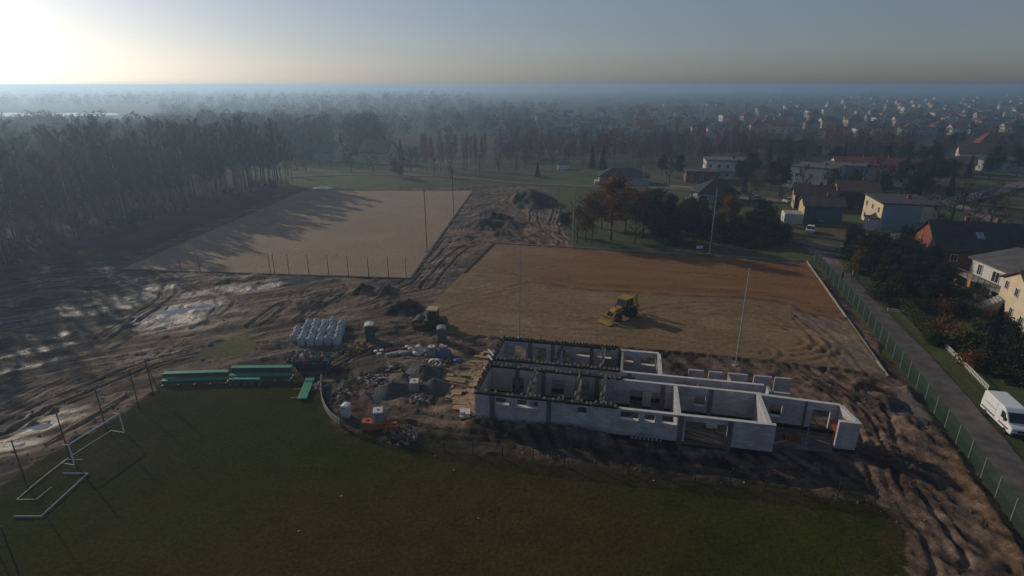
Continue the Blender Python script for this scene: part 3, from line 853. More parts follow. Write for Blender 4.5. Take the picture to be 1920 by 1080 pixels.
# ------------------------------------------------------------------ houses
glass = mat('window_glass', (.018, .020, .024), .12, .2, 1.0, spec=.5)
white_f = mat('white_frame', (.62, .61, .58), .6, .08, 2)
wallm = {}
def wm(c, key):
    return mat('plaster_' + key, c, .9, .12, .35, spec=.1, bump=.12, bscale=2.0)
W_WHITE = wm((.56, .545, .52), 'white'); W_CREAM = wm((.56, .47, .33), 'cream'); W_YELL = wm((.50, .40, .22), 'yellow'); W_GREY = wm((.33, .32, .31), 'grey'); W_BLUE = wm((.20, .27, .33), 'blue'); W_PINK = wm((.40, .22, .19), 'pink'); W_SAND = wm((.44, .33, .22), 'sand')
W_ORANGE = wm((.50, .24, .09), 'orange')
W_BRICK = mat('red_brick', (.20, .070, .045), .9, .25, 2.2, bump=.2, bscale=8)
RF_DARK = mat('dark_roof', (.028, .030, .034), .7, .3, .8, spec=.25, bump=.25, bscale=5); RF_RED = mat('red_roof', (.13, .040, .030), .8, .3, .8, bump=.25, bscale=5); RF_BROWN = mat('brown_roof', (.085, .050, .038), .8, .3, .8, bump=.25, bscale=5)
RF_GREY = mat('grey_roof', (.105, .100, .098), .85, .25, .6, bump=.2, bscale=5); RF_FELT = mat('roof_felt', (.055, .054, .054), .9, .35, .7)
SHADE_BLUE = mat('blue_shade', (.055, .085, .105), .6, .25, .6)
concrete = mat('concrete', (.30, .29, .27), .9, .2, .8, bump=.2, bscale=5)

_WC = {}
def window(parent, x, y, z, w, hh, ang, lod=False):
    """window on a wall whose outward normal is at angle ang (local)"""
    key = (round(w, 2), round(hh, 2), lod)
    if key not in _WC:
        fr = MB(); t = .09
        fr.box((0, 0, hh / 2 - t / 2), (w, .12, t)).box((0, 0, -hh / 2 + t / 2), (w + .16, .2, t))
        for sx in (-1, 1): fr.box((sx * (w / 2 - t / 2), 0, 0), (t, .12, hh - 2 * t - .004))
        if w > .9: fr.box((0, 0, 0), (t * .7, .11, hh - 2 * t - .004))
        pa = MB(); pa.box((0, 0, 0), (w - 2 * t - .004, .05, hh - 2 * t - .004))
        _WC[key] = (fr.mesh('window', white_f), pa.mesh('pane', glass))
    f, p = _WC[key]
    o = link('window', f, parent, (x + math.cos(ang) * .04, y + math.sin(ang) * .04, z), ang + math.pi / 2)
    link('pane', p, o, (0, -.0, 0))
    return o

def house(label, pos, w, d, hw, roof='gable', rh=2.2, rz=0.0, wall=W_WHITE, rmat=RF_RED, wins=((1, 3, 2), (0, 2, 2)), ridge='x', chim=1, name='house', cat='house', group=None, over=.45, scale=None, ww=1.1, wh=1.25, z=None, chmat=None, gable=None):
    """w along local x, d along local y. wins: (side, columns, storeys); sides 0 = -y, 1 = -x, 2 = +x, 3 = +y"""
    zz = (gz(*pos) if z is None else z)
    t = thing(name, label, cat, (pos[0], pos[1], zz), rz, group, scale)
    X, Y = w / 2, d / 2
    mb = MB()
    if roof == 'gable':
        if ridge == 'x': mb.prism([(-Y, -.8), (Y, -.8), (Y, hw), (0, hw + rh), (-Y, hw)], -X, X, axis='x')
        else: mb.prism([(-X, -.8), (X, -.8), (X, hw), (0, hw + rh), (-X, hw)], -Y, Y, axis='y')
    else: mb.bbox((-X, -Y, -.8), (X, Y, hw))
    mb.build('wall', wall, t)
    r = MB(); th = .22
    if roof == 'gable':
        A, B = (Y, X) if ridge == 'x' else (X, Y)
        sl = rh / A; e = over
        for s in (-1, 1):
            prof = [(s * (A + e), hw - sl * e + .03), (0, hw + rh + .03), (0, hw + rh + .03 + th), (s * (A + e), hw - sl * e + .03 + th)]
            r.prism(prof, -B - e, B + e, axis='x' if ridge == 'x' else 'y')
    elif roof == 'hip':
        e = over; x, y = X + e, Y + e
        L = max(0.05, abs(x - y)) if ridge else .05
        rid = [(-(x - y) if x > y else 0, -(y - x) if y > x else 0), ((x - y) if x > y else 0, (y - x) if y > x else 0)]
        if rid[0] == rid[1]: rid = [(-.05, 0), (.05, 0)]
        v = [(-x, -y, hw - .05), (x, -y, hw - .05), (x, y, hw - .05), (-x, y, hw - .05), (-x, -y, hw + .15), (x, -y, hw + .15), (x, y, hw + .15), (-x, y, hw + .15), (rid[0][0], rid[0][1], hw + rh), (rid[1][0], rid[1][1], hw + rh)]
        f = [(3, 2, 1, 0), (0, 1, 5, 4), (1, 2, 6, 5), (2, 3, 7, 6), (3, 0, 4, 7)]
        if x >= y: f += [(4, 5, 9, 8), (5, 6, 9), (6, 7, 8, 9), (7, 4, 8)]
        else: f += [(4, 5, 8), (5, 6, 9, 8), (6, 7, 9), (7, 4, 8, 9)]
        r.add(v, f)
    else:
        r.bbox((-X - .3, -Y - .3, hw + .004), (X + .3, Y + .3, hw + .26)); r.bbox((-X - .15, -Y - .15, hw + .262), (X + .15, Y + .15, hw + .34))
    ro = r.build('roof', rmat, t)
    for i in range(chim):
        cx, cy_ = (X * (.35 - .6 * i), .15 * Y)
        top = hw + (rh if roof != 'flat' else .3) + .75
        c = MB(); c.bbox((cx - .35, cy_ - .28, hw - .5), (cx + .35, cy_ + .28, top)); c.bbox((cx - .42, cy_ - .35, top + .002), (cx + .42, cy_ + .35, top + .14))
        c.build('chimney', chmat or W_BRICK, ro)
    if gable: 
        pass
    st = 2.75
    for side, nc, ns in wins:
        L, off, ang = ((w, Y, -math.pi / 2), (d, X, math.pi), (d, X, 0), (w, Y, math.pi / 2))[side]
        for s in range(ns):
            for c in range(nc):
                u = -L / 2 + L * (c + .5) / nc
                zc = 1.55 + st * s
                if zc + wh / 2 > hw + (rh * .55 if roof == 'gable' and ((side in (1, 2)) == (ridge == 'x')) else 0) - .1: continue
                if zc > hw - .3 and abs(u) > L * .22: continue
                px_, py_ = (u, -off) if side == 0 else (-off, u) if side == 1 else (off, u) if side == 2 else (u, off)
                window(t, px_, py_, zc, ww, wh, ang)
    return t
def part_box(t, name, a, b, m, parent=None, bevel=0):
    mb = MB(); mb.bbox(a, b); return mb.build(name, m, parent or t, bevel=bevel)
def doorway(t, side, u, X, Y, w=1.0, hh=2.1, m=None):
    mb = MB()
    if side == 0: mb.bbox((u - w / 2, -Y - .06, 0), (u + w / 2, -Y + .04, hh))
    else: mb.bbox((-X - .06, u - w / 2, 0), (-X + .04, u + w / 2, hh))
    d_ = mb.build('door', m or mat('brown_door', (.07, .04, .025), .6), t)
    k = MB(); 
    if side == 0: k.box((u + w * .35, -Y - .09, 1.0), (.12, .05, .05))
    else: k.box((-X - .09, u + w * .35, 1.0), (.05, .12, .05))
    k.build('handle', mat('steel_fitting', (.4, .4, .4), .4, metal=.8), d_)

LR = math.radians(-15)
# --- houses beside the lane
t = house('white house with wide grey roof, upper balcony and orange brick terrace', g(1938, 556), 13, 10, 4.5, 'gable', 1.5, math.radians(-4), W_WHITE, RF_GREY, wins=((0, 2, 1),), ridge='y', chim=1)
for (u, z, w) in ((3.0, 3.2, 1.0), (-.4, 3.1, 1.5), (-3.5, 3.4, .7), (-2.6, 1.0, 1.4), (2.6, 1.0, 1.4)):
    window(t, -6.5, u, z, w, 1.7 if u > -3 and z > 3 else .8 if z > 3 else 1.2, math.pi)
part_box(t, 'balcony', (-8.6, -4.9, 1.95), (-6.53, 4.9, 2.1), concrete)
rl = MB()
for k in range(9): rl.box((-8.55, -4.8 + k * 1.2, 2.5), (.07, .07, .8))
rl.bar((-8.55, -4.85, 2.95), (-8.55, 4.85, 2.95), .09); rl.build('railing', mat('rusty_brown_rail', (.16, .06, .03), .8), t)
for k in (-4.6, -1.2, 1.6, 4.6): part_box(t, 'pillar', (-8.6, k - .25, -.2), (-8.15, k + .25, 1.945), W_ORANGE)
part_box(t, 'terrace_wall', (-9.6, -4.9, -.3), (-9.3, 3.0, .75), W_SAND)
t = house('red brick house with a huge black roof', g(1822, 487), 16, 11, 2.9, 'gable', 3.9, LR, W_BRICK, RF_DARK, wins=((1, 2, 2), (0, 3, 1)), ridge='x', chim=2)
sk = MB(); sk.box((-1, -2.75, 5.1), (1.1, 1.5, .12), m=Matrix.Rotation(math.atan2(3.9, 5.5), 4, 'X')); sk.build('skylight', mat('skylight_glass', (.15, .2, .32), .15, spec=.5), t)
sp = MB(); sp.box((-2.2, 1.5, 6.05), (3.6, 1.6, .12), m=Matrix.Rotation(-math.atan2(3.9, 5.5), 4, 'X')); sp.build('solar_panel', mat('solar_blue', (.02, .03, .09), .25, spec=.5), t)
t = house('tall cream block house with flat felt roof, blank wall towards the road', g(1678, 424), 10.5, 12.5, 5.9, 'flat', 0, math.radians(-15), W_CREAM, RF_FELT, wins=((1, 3, 2),), chim=1)
part_box(t, 'porch', (-7.4, -6.0, -.3), (-5.27, -3.0, 2.6), W_WHITE); part_box(t, 'porch_roof', (-7.6, -6.2, 2.604), (-5.27, -2.8, 2.8), RF_FELT)
part_box(t, 'cladding_shade', (-4.9, -6.36, .3), (2.2, -6.262, 5.6), W_BLUE)
t = house('small yellow house with white terrace and sloping felt roof', g(1534, 416), 8, 6.5, 4.3, 'gable', 1.5, math.radians(-16), W_YELL, RF_FELT, wins=((1, 2, 2), (0, 1, 1)), ridge='x', chim=1)
part_box(t, 'terrace', (-8.0, -3.9, -.3), (-4.03, .6, 2.2), W_WHITE); part_box(t, 'terrace_floor', (-7.8, -3.7, 2.204), (-4.1, .4, 2.27), concrete)
part_box(t, 'cladding_shade', (-3.9, -3.36, .1), (3.9, -3.262, 4.0), SHADE_BLUE)  # dark blue sheet: shade of the yellow front wall put into colour
t = house('narrow pale yellow house with brown roof behind the white terrace house', g(1520, 389), 9, 5.5, 3.8, 'gable', 1.9, math.radians(-18), W_YELL, RF_BROWN, wins=((1, 2, 2),), ridge='x', chim=2)
part_box(t, 'cladding_shade', (-4.4, -2.86, .1), (4.4, -2.762, 3.5), RF_DARK)  # sheet in the dark roof colour, painting shade onto the front wall
t = house('house with pink lower storey and cream gable under a dark brown roof', g(1598, 390), 9, 7.5, 4.8, 'gable', 2.0, math.radians(-18), W_PINK, RF_BROWN, wins=((1, 3, 2), (0, 1, 1)), ridge='x', chim=1)
part_box(t, 'cladding_shade', (-4.4, -3.86, .1), (4.4, -3.762, 4.5), RF_DARK)  # front wall's shade, painted as a thin sheet in the dark roof colour
part_box(t, 'gable_panel', (-4.62, -3.7, .2), (-4.504, -2.1, 4.5), W_CREAM); part_box(t, 'balcony', (-5.8, -1.9, 2.3), (-4.52, 3.2, 2.46), W_WHITE)
t = house('white two storey house with flat roof and stepped lower wing', g(1527, 352), 12, 12, 6.6, 'flat', 0, math.radians(-42), W_WHITE, RF_GREY, wins=((1, 4, 2), (0, 3, 2)), chim=1)
part_box(t, 'wing', (-9.6, -2.5, -.3), (-6.02, 5.5, 3.2), W_WHITE); part_box(t, 'wing_roof', (-9.8, -2.7, 3.204), (-6.05, 5.7, 3.42), RF_GREY)
t = house('pale blue rendered house beside the white flat roofed house', g(1578, 345), 12, 10, 6.2, 'flat', 0, math.radians(-38), W_BLUE, RF_GREY, wins=((1, 3, 2), (0, 3, 2)), chim=1)
t = house('long white house under a wide red roof', g(1632, 342), 24, 11, 6.0, 'gable', 2.0, math.radians(-16), W_WHITE, RF_RED, wins=((0, 7, 2), (1, 3, 2)), ridge='x', chim=2)
t = house('white flat roofed house with a long upstairs balcony', g(1358, 332), 14, 10, 6.0, 'flat', 0, math.radians(-12), W_WHITE, RF_GREY, wins=((0, 5, 2), (1, 3, 2)), chim=1)
part_box(t, 'balcony', (-6.6, -6.2, 2.8), (6.4, -5.03, 2.95), concrete); part_box(t, 'parapet', (-6.6, -6.25, 2.954), (6.4, -6.1, 3.9), W_WHITE)
t = house('bungalow with a large black hipped roof and a pale terrace', g(1341, 376), 10.5, 9, 2.6, 'hip', 3.4, math.radians(-8), W_BLUE, RF_DARK, wins=((0, 3, 1), (1, 2, 1)), chim=0, wh=1.0)
part_box(t, 'terrace', (-7.8, -4.5, -.3), (-5.28, 1, .5), concrete); part_box(t, 'pillar', (-7.5, -4.3, .504), (-7.2, -4.0, 2.6), W_WHITE); part_box(t, 'terrace_roof', (-7.7, -4.5, 2.604), (-5.9, -1, 2.74), RF_DARK)
t = house('long low dark shed with pale lower walls by the meadow', g(1168, 343), 15.5, 8, 2.5, 'hip', 2.4, math.radians(-6), W_GREY, RF_DARK, wins=((0, 4, 1), (1, 2, 1)), chim=0, name='shed', cat='shed', wh=1.0)
part_box(t, 'veranda', (-9.3, -4.4, 0), (-7.78, 0, 1.1), W_CREAM)
house('small red walled house with a pale flat roof', g(1312, 339), 10, 8, 3.4, 'flat', 0, math.radians(-10), W_BRICK, RF_GREY, wins=((0, 3, 1), (1, 2, 1)), chim=0)
house('low pink house with wide windows behind garden shrubs', g(1435, 334), 14, 9, 3.6, 'gable', 1.7, math.radians(-10), W_PINK, RF_BROWN, wins=((0, 4, 1), (1, 2, 1)), chim=1)
t = house('cream house with an outside stair at the edge of the gardens', g(1996, 618), 12, 10, 4.9, 'gable', 2.2, math.radians(-22), W_CREAM, RF_BROWN, wins=((1, 3, 2), (0, 2, 2)), ridge='x', chim=1)
for k in range(9): part_box(t, 'step', (-6.4 - k * .34, 2.6, -.2), (-6.08 - k * .34, 4.6, 2.3 - k * .25), concrete)
house('white gabled house beside the road to the village', g(1822, 308), 11, 10, 5.0, 'gable', 3.4, math.radians(-30), W_WHITE, RF_BROWN, wins=((1, 3, 2), (0, 2, 1)), ridge='x', chim=1)
house('low orange house with a brown roof near the street corner', g(1792, 322), 10, 8, 3.6, 'gable', 2.2, math.radians(-34), W_ORANGE, RF_BROWN, wins=((1, 2, 1),), ridge='x', chim=0)
house('long low grey building near the village street', g(1885, 318), 20, 9, 4.0, 'flat', 0, math.radians(-12), W_GREY, RF_FELT, wins=((0, 6, 1), (1, 2, 1)), chim=0, name='building', cat='building')
house('house with a tall pointed red roof among dark trees', g(1848, 284), 11, 11, 3.4, 'hip', 6.5, math.radians(-20), W_SAND, RF_RED, wins=((0, 2, 1), (1, 2, 1)), chim=1)
house('dark roofed house with one bright cream gable in the haze', g(712, 305), 13, 9, 4.6, 'gable', 4.2, math.radians(-22), W_CREAM, RF_DARK, wins=((1, 2, 2),), ridge='x', chim=1)
house('small grey house half hidden by hazy conifers', g(622, 300), 10, 9, 4.0, 'gable', 3.6, math.radians(-22), W_GREY, RF_DARK, wins=((1, 2, 1),), ridge='x', chim=1)
t = house('small garden shed of light boards on the meadow', g(1056, 317), 4, 2.6, 1.8, 'gable', .7, 0, W_WHITE, RF_GREY, wins=((0, 1, 1),), chim=0, name='shed', cat='shed', over=.2, ww=.6, wh=.6)

# --- the town beyond: several kinds of house, copied
TK = [('cream walls and a red gable roof', W_CREAM, RF_RED, 'gable', 2.6, 5.0, 10, 9, 'x'), ('white walls and a dark gable roof', W_WHITE, RF_DARK, 'gable', 2.8, 5.0, 10, 9, 'y'), ('white walls and a flat grey roof', W_WHITE, RF_GREY, 'flat', 0, 6.0, 10, 10, 'x'),
      ('yellow walls and a brown gable roof', W_YELL, RF_BROWN, 'gable', 2.8, 5.0, 10, 9, 'y'), ('grey walls and a brown hipped roof', W_GREY, RF_BROWN, 'hip', 3.2, 4.4, 11, 10, 'x'), ('sandy walls and a steep red hipped roof', W_SAND, RF_RED, 'hip', 4.0, 4.4, 10, 9, 'x'),
      ('bluish walls and a dark flat roof', W_BLUE, RF_FELT, 'flat', 0, 5.6, 11, 10, 'x'), ('cream walls and a grey gable roof', W_CREAM, RF_GREY, 'gable', 2.4, 4.8, 12, 9, 'x')]
TOWN = []
for k, (ds, wa, rf, ty, rh, hw, w, d, rg) in enumerate(TK):
    bright = {0: (1208, 246), 1: (1340, 254), 2: (1168, 246), 3: (1262, 243), 4: (1150, 268), 5: (1440, 240), 6: (1330, 238), 7: (1090, 240)}[k]
    t = house('town house with ' + ds + ' far beyond the birches', g(*bright), w, d, hw, ty, rh, math.radians(-14), wa, rf, wins=((1, 3, 2), (0, 2, 2)), ridge=rg, chim=1, group='far town houses with ' + ds, ww=1.3, wh=1.5)
    remember(t); TOWN.append(t)
spots = [(1292, 238, 3), (1265, 240, 0), (1085, 238, 3), (1660, 221, 3), (1690, 236, 7), (1700, 212, 2), (1710, 222, 0), (1758, 221, 3), (1777, 233, 2), (1855, 218, 3), (1842, 225, 7), (1892, 221, 2), (1612, 216, 3), (1638, 217, 7), (1648, 234, 2), (1550, 212, 1), (1555, 203, 2), (1478, 206, 1), (1520, 219, 2), (1730, 204, 2), (1750, 200, 7), (1782, 206, 2), (1795, 206, 7), (1815, 214, 5), (1830, 195, 2), (1900, 193, 7), (1880, 205, 0),
         (1560, 258, 0), (1600, 236, 5), (1490, 196, 6), (1370, 230, 0), (1348, 246, 6), (1400, 225, 5), (1430, 215, 4), (1270, 215, 4), (1180, 222, 6), (1120, 220, 4), (1060, 226, 4), (1020, 232, 5), (960, 238, 4), (1760, 246, 5), (1740, 190, 1), (1650, 196, 1), (1680, 190, 2), (1600, 184, 1), (1560, 178, 2), (1485, 172, 1), (1735, 232, 5), (1800, 232, 6), (1905, 240, 4)]
placed = [g(p[0], p[1]) for p in spots] + [(o.location.x, o.location.y) for o in TOWN]
lst = [(g(a, b), k) for a, b, k in spots]
tries = 0
while len(lst) < 215 and tries < 6000:
    tries += 1
    px = R.uniform(920, 1960); py = 179 + (256 - 179) * R.random() ** .9
    if px < 1340 and py < 190: continue
    if px < 1000 and py < 205: continue
    p = g(px, py)
    if any((p[0] - q[0]) ** 2 + (p[1] - q[1]) ** 2 < 17 ** 2 for q in placed): continue
    placed.append(p); lst.append((p, R.choice((0, 1, 4, 4, 5, 5, 6, 6, 7, 0, 4))))
for (p, k) in lst:
    copy_tree(TOWN[k], (p[0], p[1], -.34), math.radians(-14 + R.choice((0, 0, 90, -20, 12)) + R.uniform(-6, 6)) if R.random() < .5 else math.radians(-14 + R.uniform(-8, 8)), R.uniform(.85, 1.1))

# ------------------------------------------------------------------ trees round the houses and along the meadow
MARKS = [((1676, 424), 'the tall cream block house'), ((1534, 416), 'the yellow house with the white terrace'), ((1598, 390), 'the pink and cream house'), ((1527, 352), 'the stepped white house'), ((1578, 345), 'the pale blue house'), ((1632, 342), 'the long house with red roof'),
         ((1358, 332), 'the white house with long balcony'), ((1342, 376), 'the black hipped bungalow'), ((1168, 343), 'the long dark shed'), ((1435, 334), 'the low pink house'), ((1822, 487), 'the brick house with black roof'), ((1938, 556), 'the white balcony house'), ((1996, 618), 'the cream house with stair'),
         ((1822, 308), 'the white gabled house by the street'), ((1792, 322), 'the low orange house'), ((1885, 318), 'the long low grey building'), ((1848, 284), 'the pointed red roof'), ((712, 305), 'the hazy house with bright gable'), ((622, 300), 'the small grey hazy house'), ((1882, 788), 'the parked white van'), ((1800, 690), 'the white slatted garden fence'),
         ((1600, 520), 'the lane bend'), ((1056, 317), 'the small board shed on the meadow'), ((860, 335), 'the gravel track'), ((1790, 384), 'the power poles'), ((1480, 470), 'the far corner of the graded pitch'), ((1250, 465), 'the shaded edge of the graded pitch'), ((1560, 300), 'the power pole among the birches'), ((1190, 318), 'the white lamp post')]
MARKS = [(g(*p), n) for p, n in MARKS]
def near_mark(x, y): return min(MARKS, key=lambda m: (m[0][0] - x) ** 2 + (m[0][1] - y) ** 2)[1]
def row(kind, spots, label, group, s0, s1, sz=None):
    for sp in spots:
        x, y = g(sp[0], sp[1]); k = sp[2] if len(sp) > 2 else R.uniform(s0, s1)
        if '@' in label: plant(kind, x, y, label.replace('@', near_mark(x, y)), group + ' near ' + near_mark(x, y), k, (sz * k if sz else k * R.uniform(.9, 1.15))); continue
        plant(kind, x, y, label, group, k, (sz * k if sz else k * R.uniform(.9, 1.15)))
# clump at the corner of the graded pitch
row('autumn', [(1098, 452, 1.05), (1145, 450, 1.25), (1172, 440, 1.2), (1205, 446, 1.05), (1128, 428, .9)], 'rounded tree with thinning orange leaves at the corner of the graded pitch', 'orange trees by the pitch corner', 1, 1.2)
row('green', [(1230, 450, 1.05), (1262, 452, .85), (1290, 440, .8), (1060, 440, .55), (1405, 455, .8), (1440, 448, .8), (1470, 458, .45), (1425, 430, .7), (1310, 425, .6), (1255, 420, .7), (1220, 418, .9)], 'dark leafy tree standing near @', 'dark trees north of the pitch', .8, 1.1)
row('yellow', [(1364, 436, .8)], 'single conical yellow and orange tree on the shaded lawn', None, .8, .8, 1.1)
row('bush_o', [(1420, 462, 1.1), (1405, 465, .8), (1440, 463, .9), (1300, 462, .8)], 'low orange shrub at the foot of the dark trees', 'orange shrubs under the dark trees', .8, 1.2)
row('shrubby', [(1082, 456, .8), (1110, 458, .7), (1190, 458, .8), (1250, 440, .8), (1075, 420, .7), (1340, 410, .6)], 'small leafless tree standing near @', 'bare trees beside the pitch', .7, 1)
row('green', [(R.uniform(1215, 1400), R.uniform(405, 458)) for _ in range(16)], 'dark leafy tree standing near @', 'dark trees north of the pitch', .42, .7)
row('bush', [(R.uniform(1215, 1480), R.uniform(415, 465)) for _ in range(16)], 'dark leafy shrub near @', 'dark garden shrubs', 1.2, 2.0)
# gardens by the lane
row('green', [(1600, 475, .5), (1625, 482, .5), (1655, 480, .5), (1690, 482, .55), (1640, 500, .55), (1610, 495, .5), (1665, 500, .55), (1700, 505, .6), (1722, 470, .5), (1590, 462, .45), (1740, 520, .55), (1760, 545, .5), (1660, 528, .55), (1685, 545, .5), (1715, 545, .5)], 'dark broad garden tree near @', 'dark garden trees by the lane', .6, .9)
row('conifer', [(1585, 478, .6), (1615, 510, .55), (1705, 474, .5), (1755, 560, .5), (1640, 468, .4), (1860, 640, .6)], 'dark conical evergreen near @', 'evergreens by the lane', .5, .8)
row('yellow', [(1606, 522, .5)], 'small yellowing tree beside the lane bend', None, .5, .5)
row('bush', [(1822, 660, 1.5), (1850, 690, 1.6), (1880, 700, 1.7), (1905, 722, 1.4), (1915, 690, 1.6), (1870, 665, 1.4), (1905, 655, 1.3), (1890, 620, 1.2), (1650, 560, 1.2), (1680, 575, 1.1), (1730, 580, 1.2), (1790, 590, 1.3)], 'dark leafy shrub near @', 'dark garden shrubs', 1, 1.6)
row('bush_o', [(1768, 632, 1.5), (1790, 648, 1.35), (1825, 690, 1.4)], 'rusty orange shrub along the white garden fence', 'orange garden shrubs', 1, 1.5)
row('bush_r', [(1772, 590, 1.2), (1812, 588, 1.0), (1875, 600, 1.0)], 'dull red shrub near @', 'red garden shrubs', 1, 1.2)
row('bush_m', [(1815, 592, 1.2), (1835, 618, .9), (1745, 645, .8), (1870, 560, .9), (1835, 545, .8)], 'round olive green shrub near @', 'olive garden shrubs', .8, 1.2)
dense = []
for a, b, c, d_, n in ((1575, 1725, 472, 520, 34), (1640, 1790, 525, 575, 22), (1385, 1455, 444, 462, 10)):
    for i in range(n):
        px, py = R.uniform(a, b), R.uniform(c, d_)
        q = np.array(g(px, py))
        if polydist(q[:1], q[1:], LANE)[0][0] < 4.0: continue
        dense.append((px, py))
row('bush', dense[::2], 'dark leafy shrub near @', 'dark garden shrubs', 1.3, 2.3)
row('green', dense[1::2], 'dark broad garden tree near @', 'dark garden trees by the lane', .3, .5)
# clipped hedge beside the lane
hg = thing('hedge', 'clipped yellow green hedge along the garden beside the lane', 'hedge', (0, 0, 0))
rs = np.random.RandomState(4)
HL = polyw([(1688, 576), (1715, 602), (1745, 632), (1755, 645)])
c = []
for i in range(len(HL) - 1):
    for k in range(1500):
        t_ = rs.rand(); x = HL[i][0] * (1 - t_) + HL[i + 1][0] * t_; y = HL[i][1] * (1 - t_) + HL[i + 1][1] * t_
        u = rs.rand(3); s = (u - .5) * 2; k_ = rs.randint(3); s[k_] = np.sign(s[k_]) * (.85 + .15 * rs.rand())
        c.append((x + s[0] * .65, y + s[1] * .65, .75 + s[2] * .72))
V_, F_ = leaves_np(rs, np.array(c), .13)
link('foliage', np_mesh('foliage', V_, F_, leaf_m), hg)
st = MB()
for i in range(len(HL) - 1):
    for k in range(5):
        t_ = (k + .5) / 5; st.tube([(HL[i][0] * (1 - t_) + HL[i + 1][0] * t_, HL[i][1] * (1 - t_) + HL[i + 1][1] * t_, z) for z in (-.2, .9)], .04, 5)
st.build('stem', bark, hg)

# around the nearer houses
green_sp = [(1460, 368), (1400, 352), (1445, 358), (1385, 345), (1560, 372), (1705, 385), (1730, 372), (1600, 365), (1690, 362), (1760, 352), (1655, 372), (1740, 345), (1780, 345), (1720, 350), (1700, 335), (1745, 325), (1470, 335), (1405, 338), (1270, 335), (1560, 320), (1690, 322), (1900, 300), (1870, 290), (1890, 275), (1910, 268), (1800, 275), (1780, 290), (1750, 300), (1820, 250), (1860, 262), (1900, 255), (1905, 330), (1855, 335), (1725, 312), (1655, 318), (1760, 268), (1240, 330), (1500, 305), (1530, 302), (1460, 300), (1440, 290), (1490, 292), (1516, 288), (1475, 306)]
row('green', green_sp, 'dark crowded village tree near @', 'dark trees among the village houses', .7, 1.1)
row('conifer', [(1110, 316, 1.0), (1130, 318, 1.1), (1008, 331, .7), (1395, 362, .7), (1715, 405, .8), (1780, 365, .9), (1850, 305, 1.0), (1815, 330, .9), (1478, 320, 1.0), (1580, 308, 1.0), (1665, 300, 1.0), (1440, 308, 1.1)], 'dark tall conifer near @', 'conifers between the houses', .8, 1.1)
row('conifer', [(575, 292, 1.3), (642, 300, 1.2), (585, 300, 1.0), (752, 300, 1.1), (668, 290, 1.0), (600, 285, 1.0)], 'hazy conifer near the small grey house', 'conifers in the haze', 1, 1.3)
row('shrubby', [(1642, 350), (1665, 345), (1645, 362), (1710, 345), (1735, 390), (1690, 395), (1760, 395), (1805, 395), (1580, 335), (1545, 378), (1460, 382), (1420, 375), (1500, 372), (1405, 385), (1255, 345), (1200, 325), (1850, 440), (1870, 455), (1815, 440), (1780, 430), (1905, 470), (1750, 440), (1885, 400), (1860, 392), (1370, 322), (1330, 312), (1430, 318)], 'leafless village tree near @', 'bare trees among the houses', .7, 1.1)
row('autumn', [(1648, 338, .9), (1660, 352, .7), (1690, 300, 1.0), (1660, 292, 1.1), (1250, 300, .8), (1620, 295, .9)], 'garden tree still holding orange leaves near @', 'orange trees among the houses', .7, 1)
# birch rows behind the meadow and the houses
bs_ = []
for a, b, n, y0, y1 in ((1072, 1135, 17, 300, 312), (1135, 1260, 24, 296, 312), (1255, 1330, 14, 286, 300), (1335, 1425, 34, 284, 302), (1540, 1640, 34, 286, 300), (1640, 1710, 12, 280, 296), (790, 960, 30, 296, 318), (960, 1075, 18, 290, 310)):
    for i in range(n): bs_.append((R.uniform(a, b), R.uniform(y0, y1)))
row('birch', bs_, 'slender russet birch in the rows near @', 'birches behind the meadow', .65, .9)
row('birch', [(756, 338, .6), (892, 326, .85), (905, 320, .8), (826, 322, 1.0), (848, 324, 1.1), (800, 320, .8), (968, 338, .6), (900, 330, .5), (870, 330, .55)], 'isolated young birch beside the gravel track', 'young birches by the track', .6, 1, 1.0)
row('shrubby', [(556, 318), (575, 325), (620, 318), (660, 322), (700, 322), (745, 318), (770, 322), (600, 312), (690, 312), (730, 308), (650, 310), (540, 330), (780, 312), (815, 330), (845, 335), (935, 322), (985, 318), (1035, 320), (1060, 312)], 'leafless hedgerow tree near @', 'bare hedgerow trees', .7, 1.1)
row('autumn', [(740, 332, .6), (752, 335, .5)], 'small russet tree by the hazy hedgerow', 'small russet trees', .5, .6)
row('bare', [(538, 346, .75), (548, 340, .6), (520, 352, .8), (528, 344, .9)], 'last leafless tree at the corner of the wood', 'corner trees of the wood', .6, .9)

# ------------------------------------------------------------------ the club house under construction
block = bpy.data.materials.new('aerated_block'); block.use_nodes = True
nt = block.node_tree; b_ = nt.nodes['Principled BSDF']; b_.inputs['Roughness'].default_value = .92; b_.inputs['Specular IOR Level'].default_value = .08
tc = nt.nodes.new('ShaderNodeTexCoord'); sx = nt.nodes.new('ShaderNodeSeparateXYZ'); nt.links.new(tc.outputs['Object'], sx.inputs[0])
cmb = nt.nodes.new('ShaderNodeCombineXYZ'); ad = nt.nodes.new('ShaderNodeMath'); ad.operation = 'ADD'
nt.links.new(sx.outputs[0], ad.inputs[0]); nt.links.new(sx.outputs[1], ad.inputs[1]); nt.links.new(ad.outputs[0], cmb.inputs[0]); nt.links.new(sx.outputs[2], cmb.inputs[1])
bt = nt.nodes.new('ShaderNodeTexBrick'); bt.inputs['Scale'].default_value = 1; bt.inputs['Brick Width'].default_value = .6; bt.inputs['Row Height'].default_value = .25; bt.inputs['Mortar Size'].default_value = .013
bt.inputs['Color1'].default_value = (.53, .505, .52, 1); bt.inputs['Color2'].default_value = (.42, .40, .415, 1); bt.inputs['Mortar'].default_value = (.30, .285, .28, 1)
nt.links.new(cmb.outputs[0], bt.inputs['Vector'])
no = nt.nodes.new('ShaderNodeTexNoise'); no.inputs['Scale'].default_value = .7; no.inputs['Detail'].default_value = 5; nt.links.new(tc.outputs['Object'], no.inputs['Vector'])
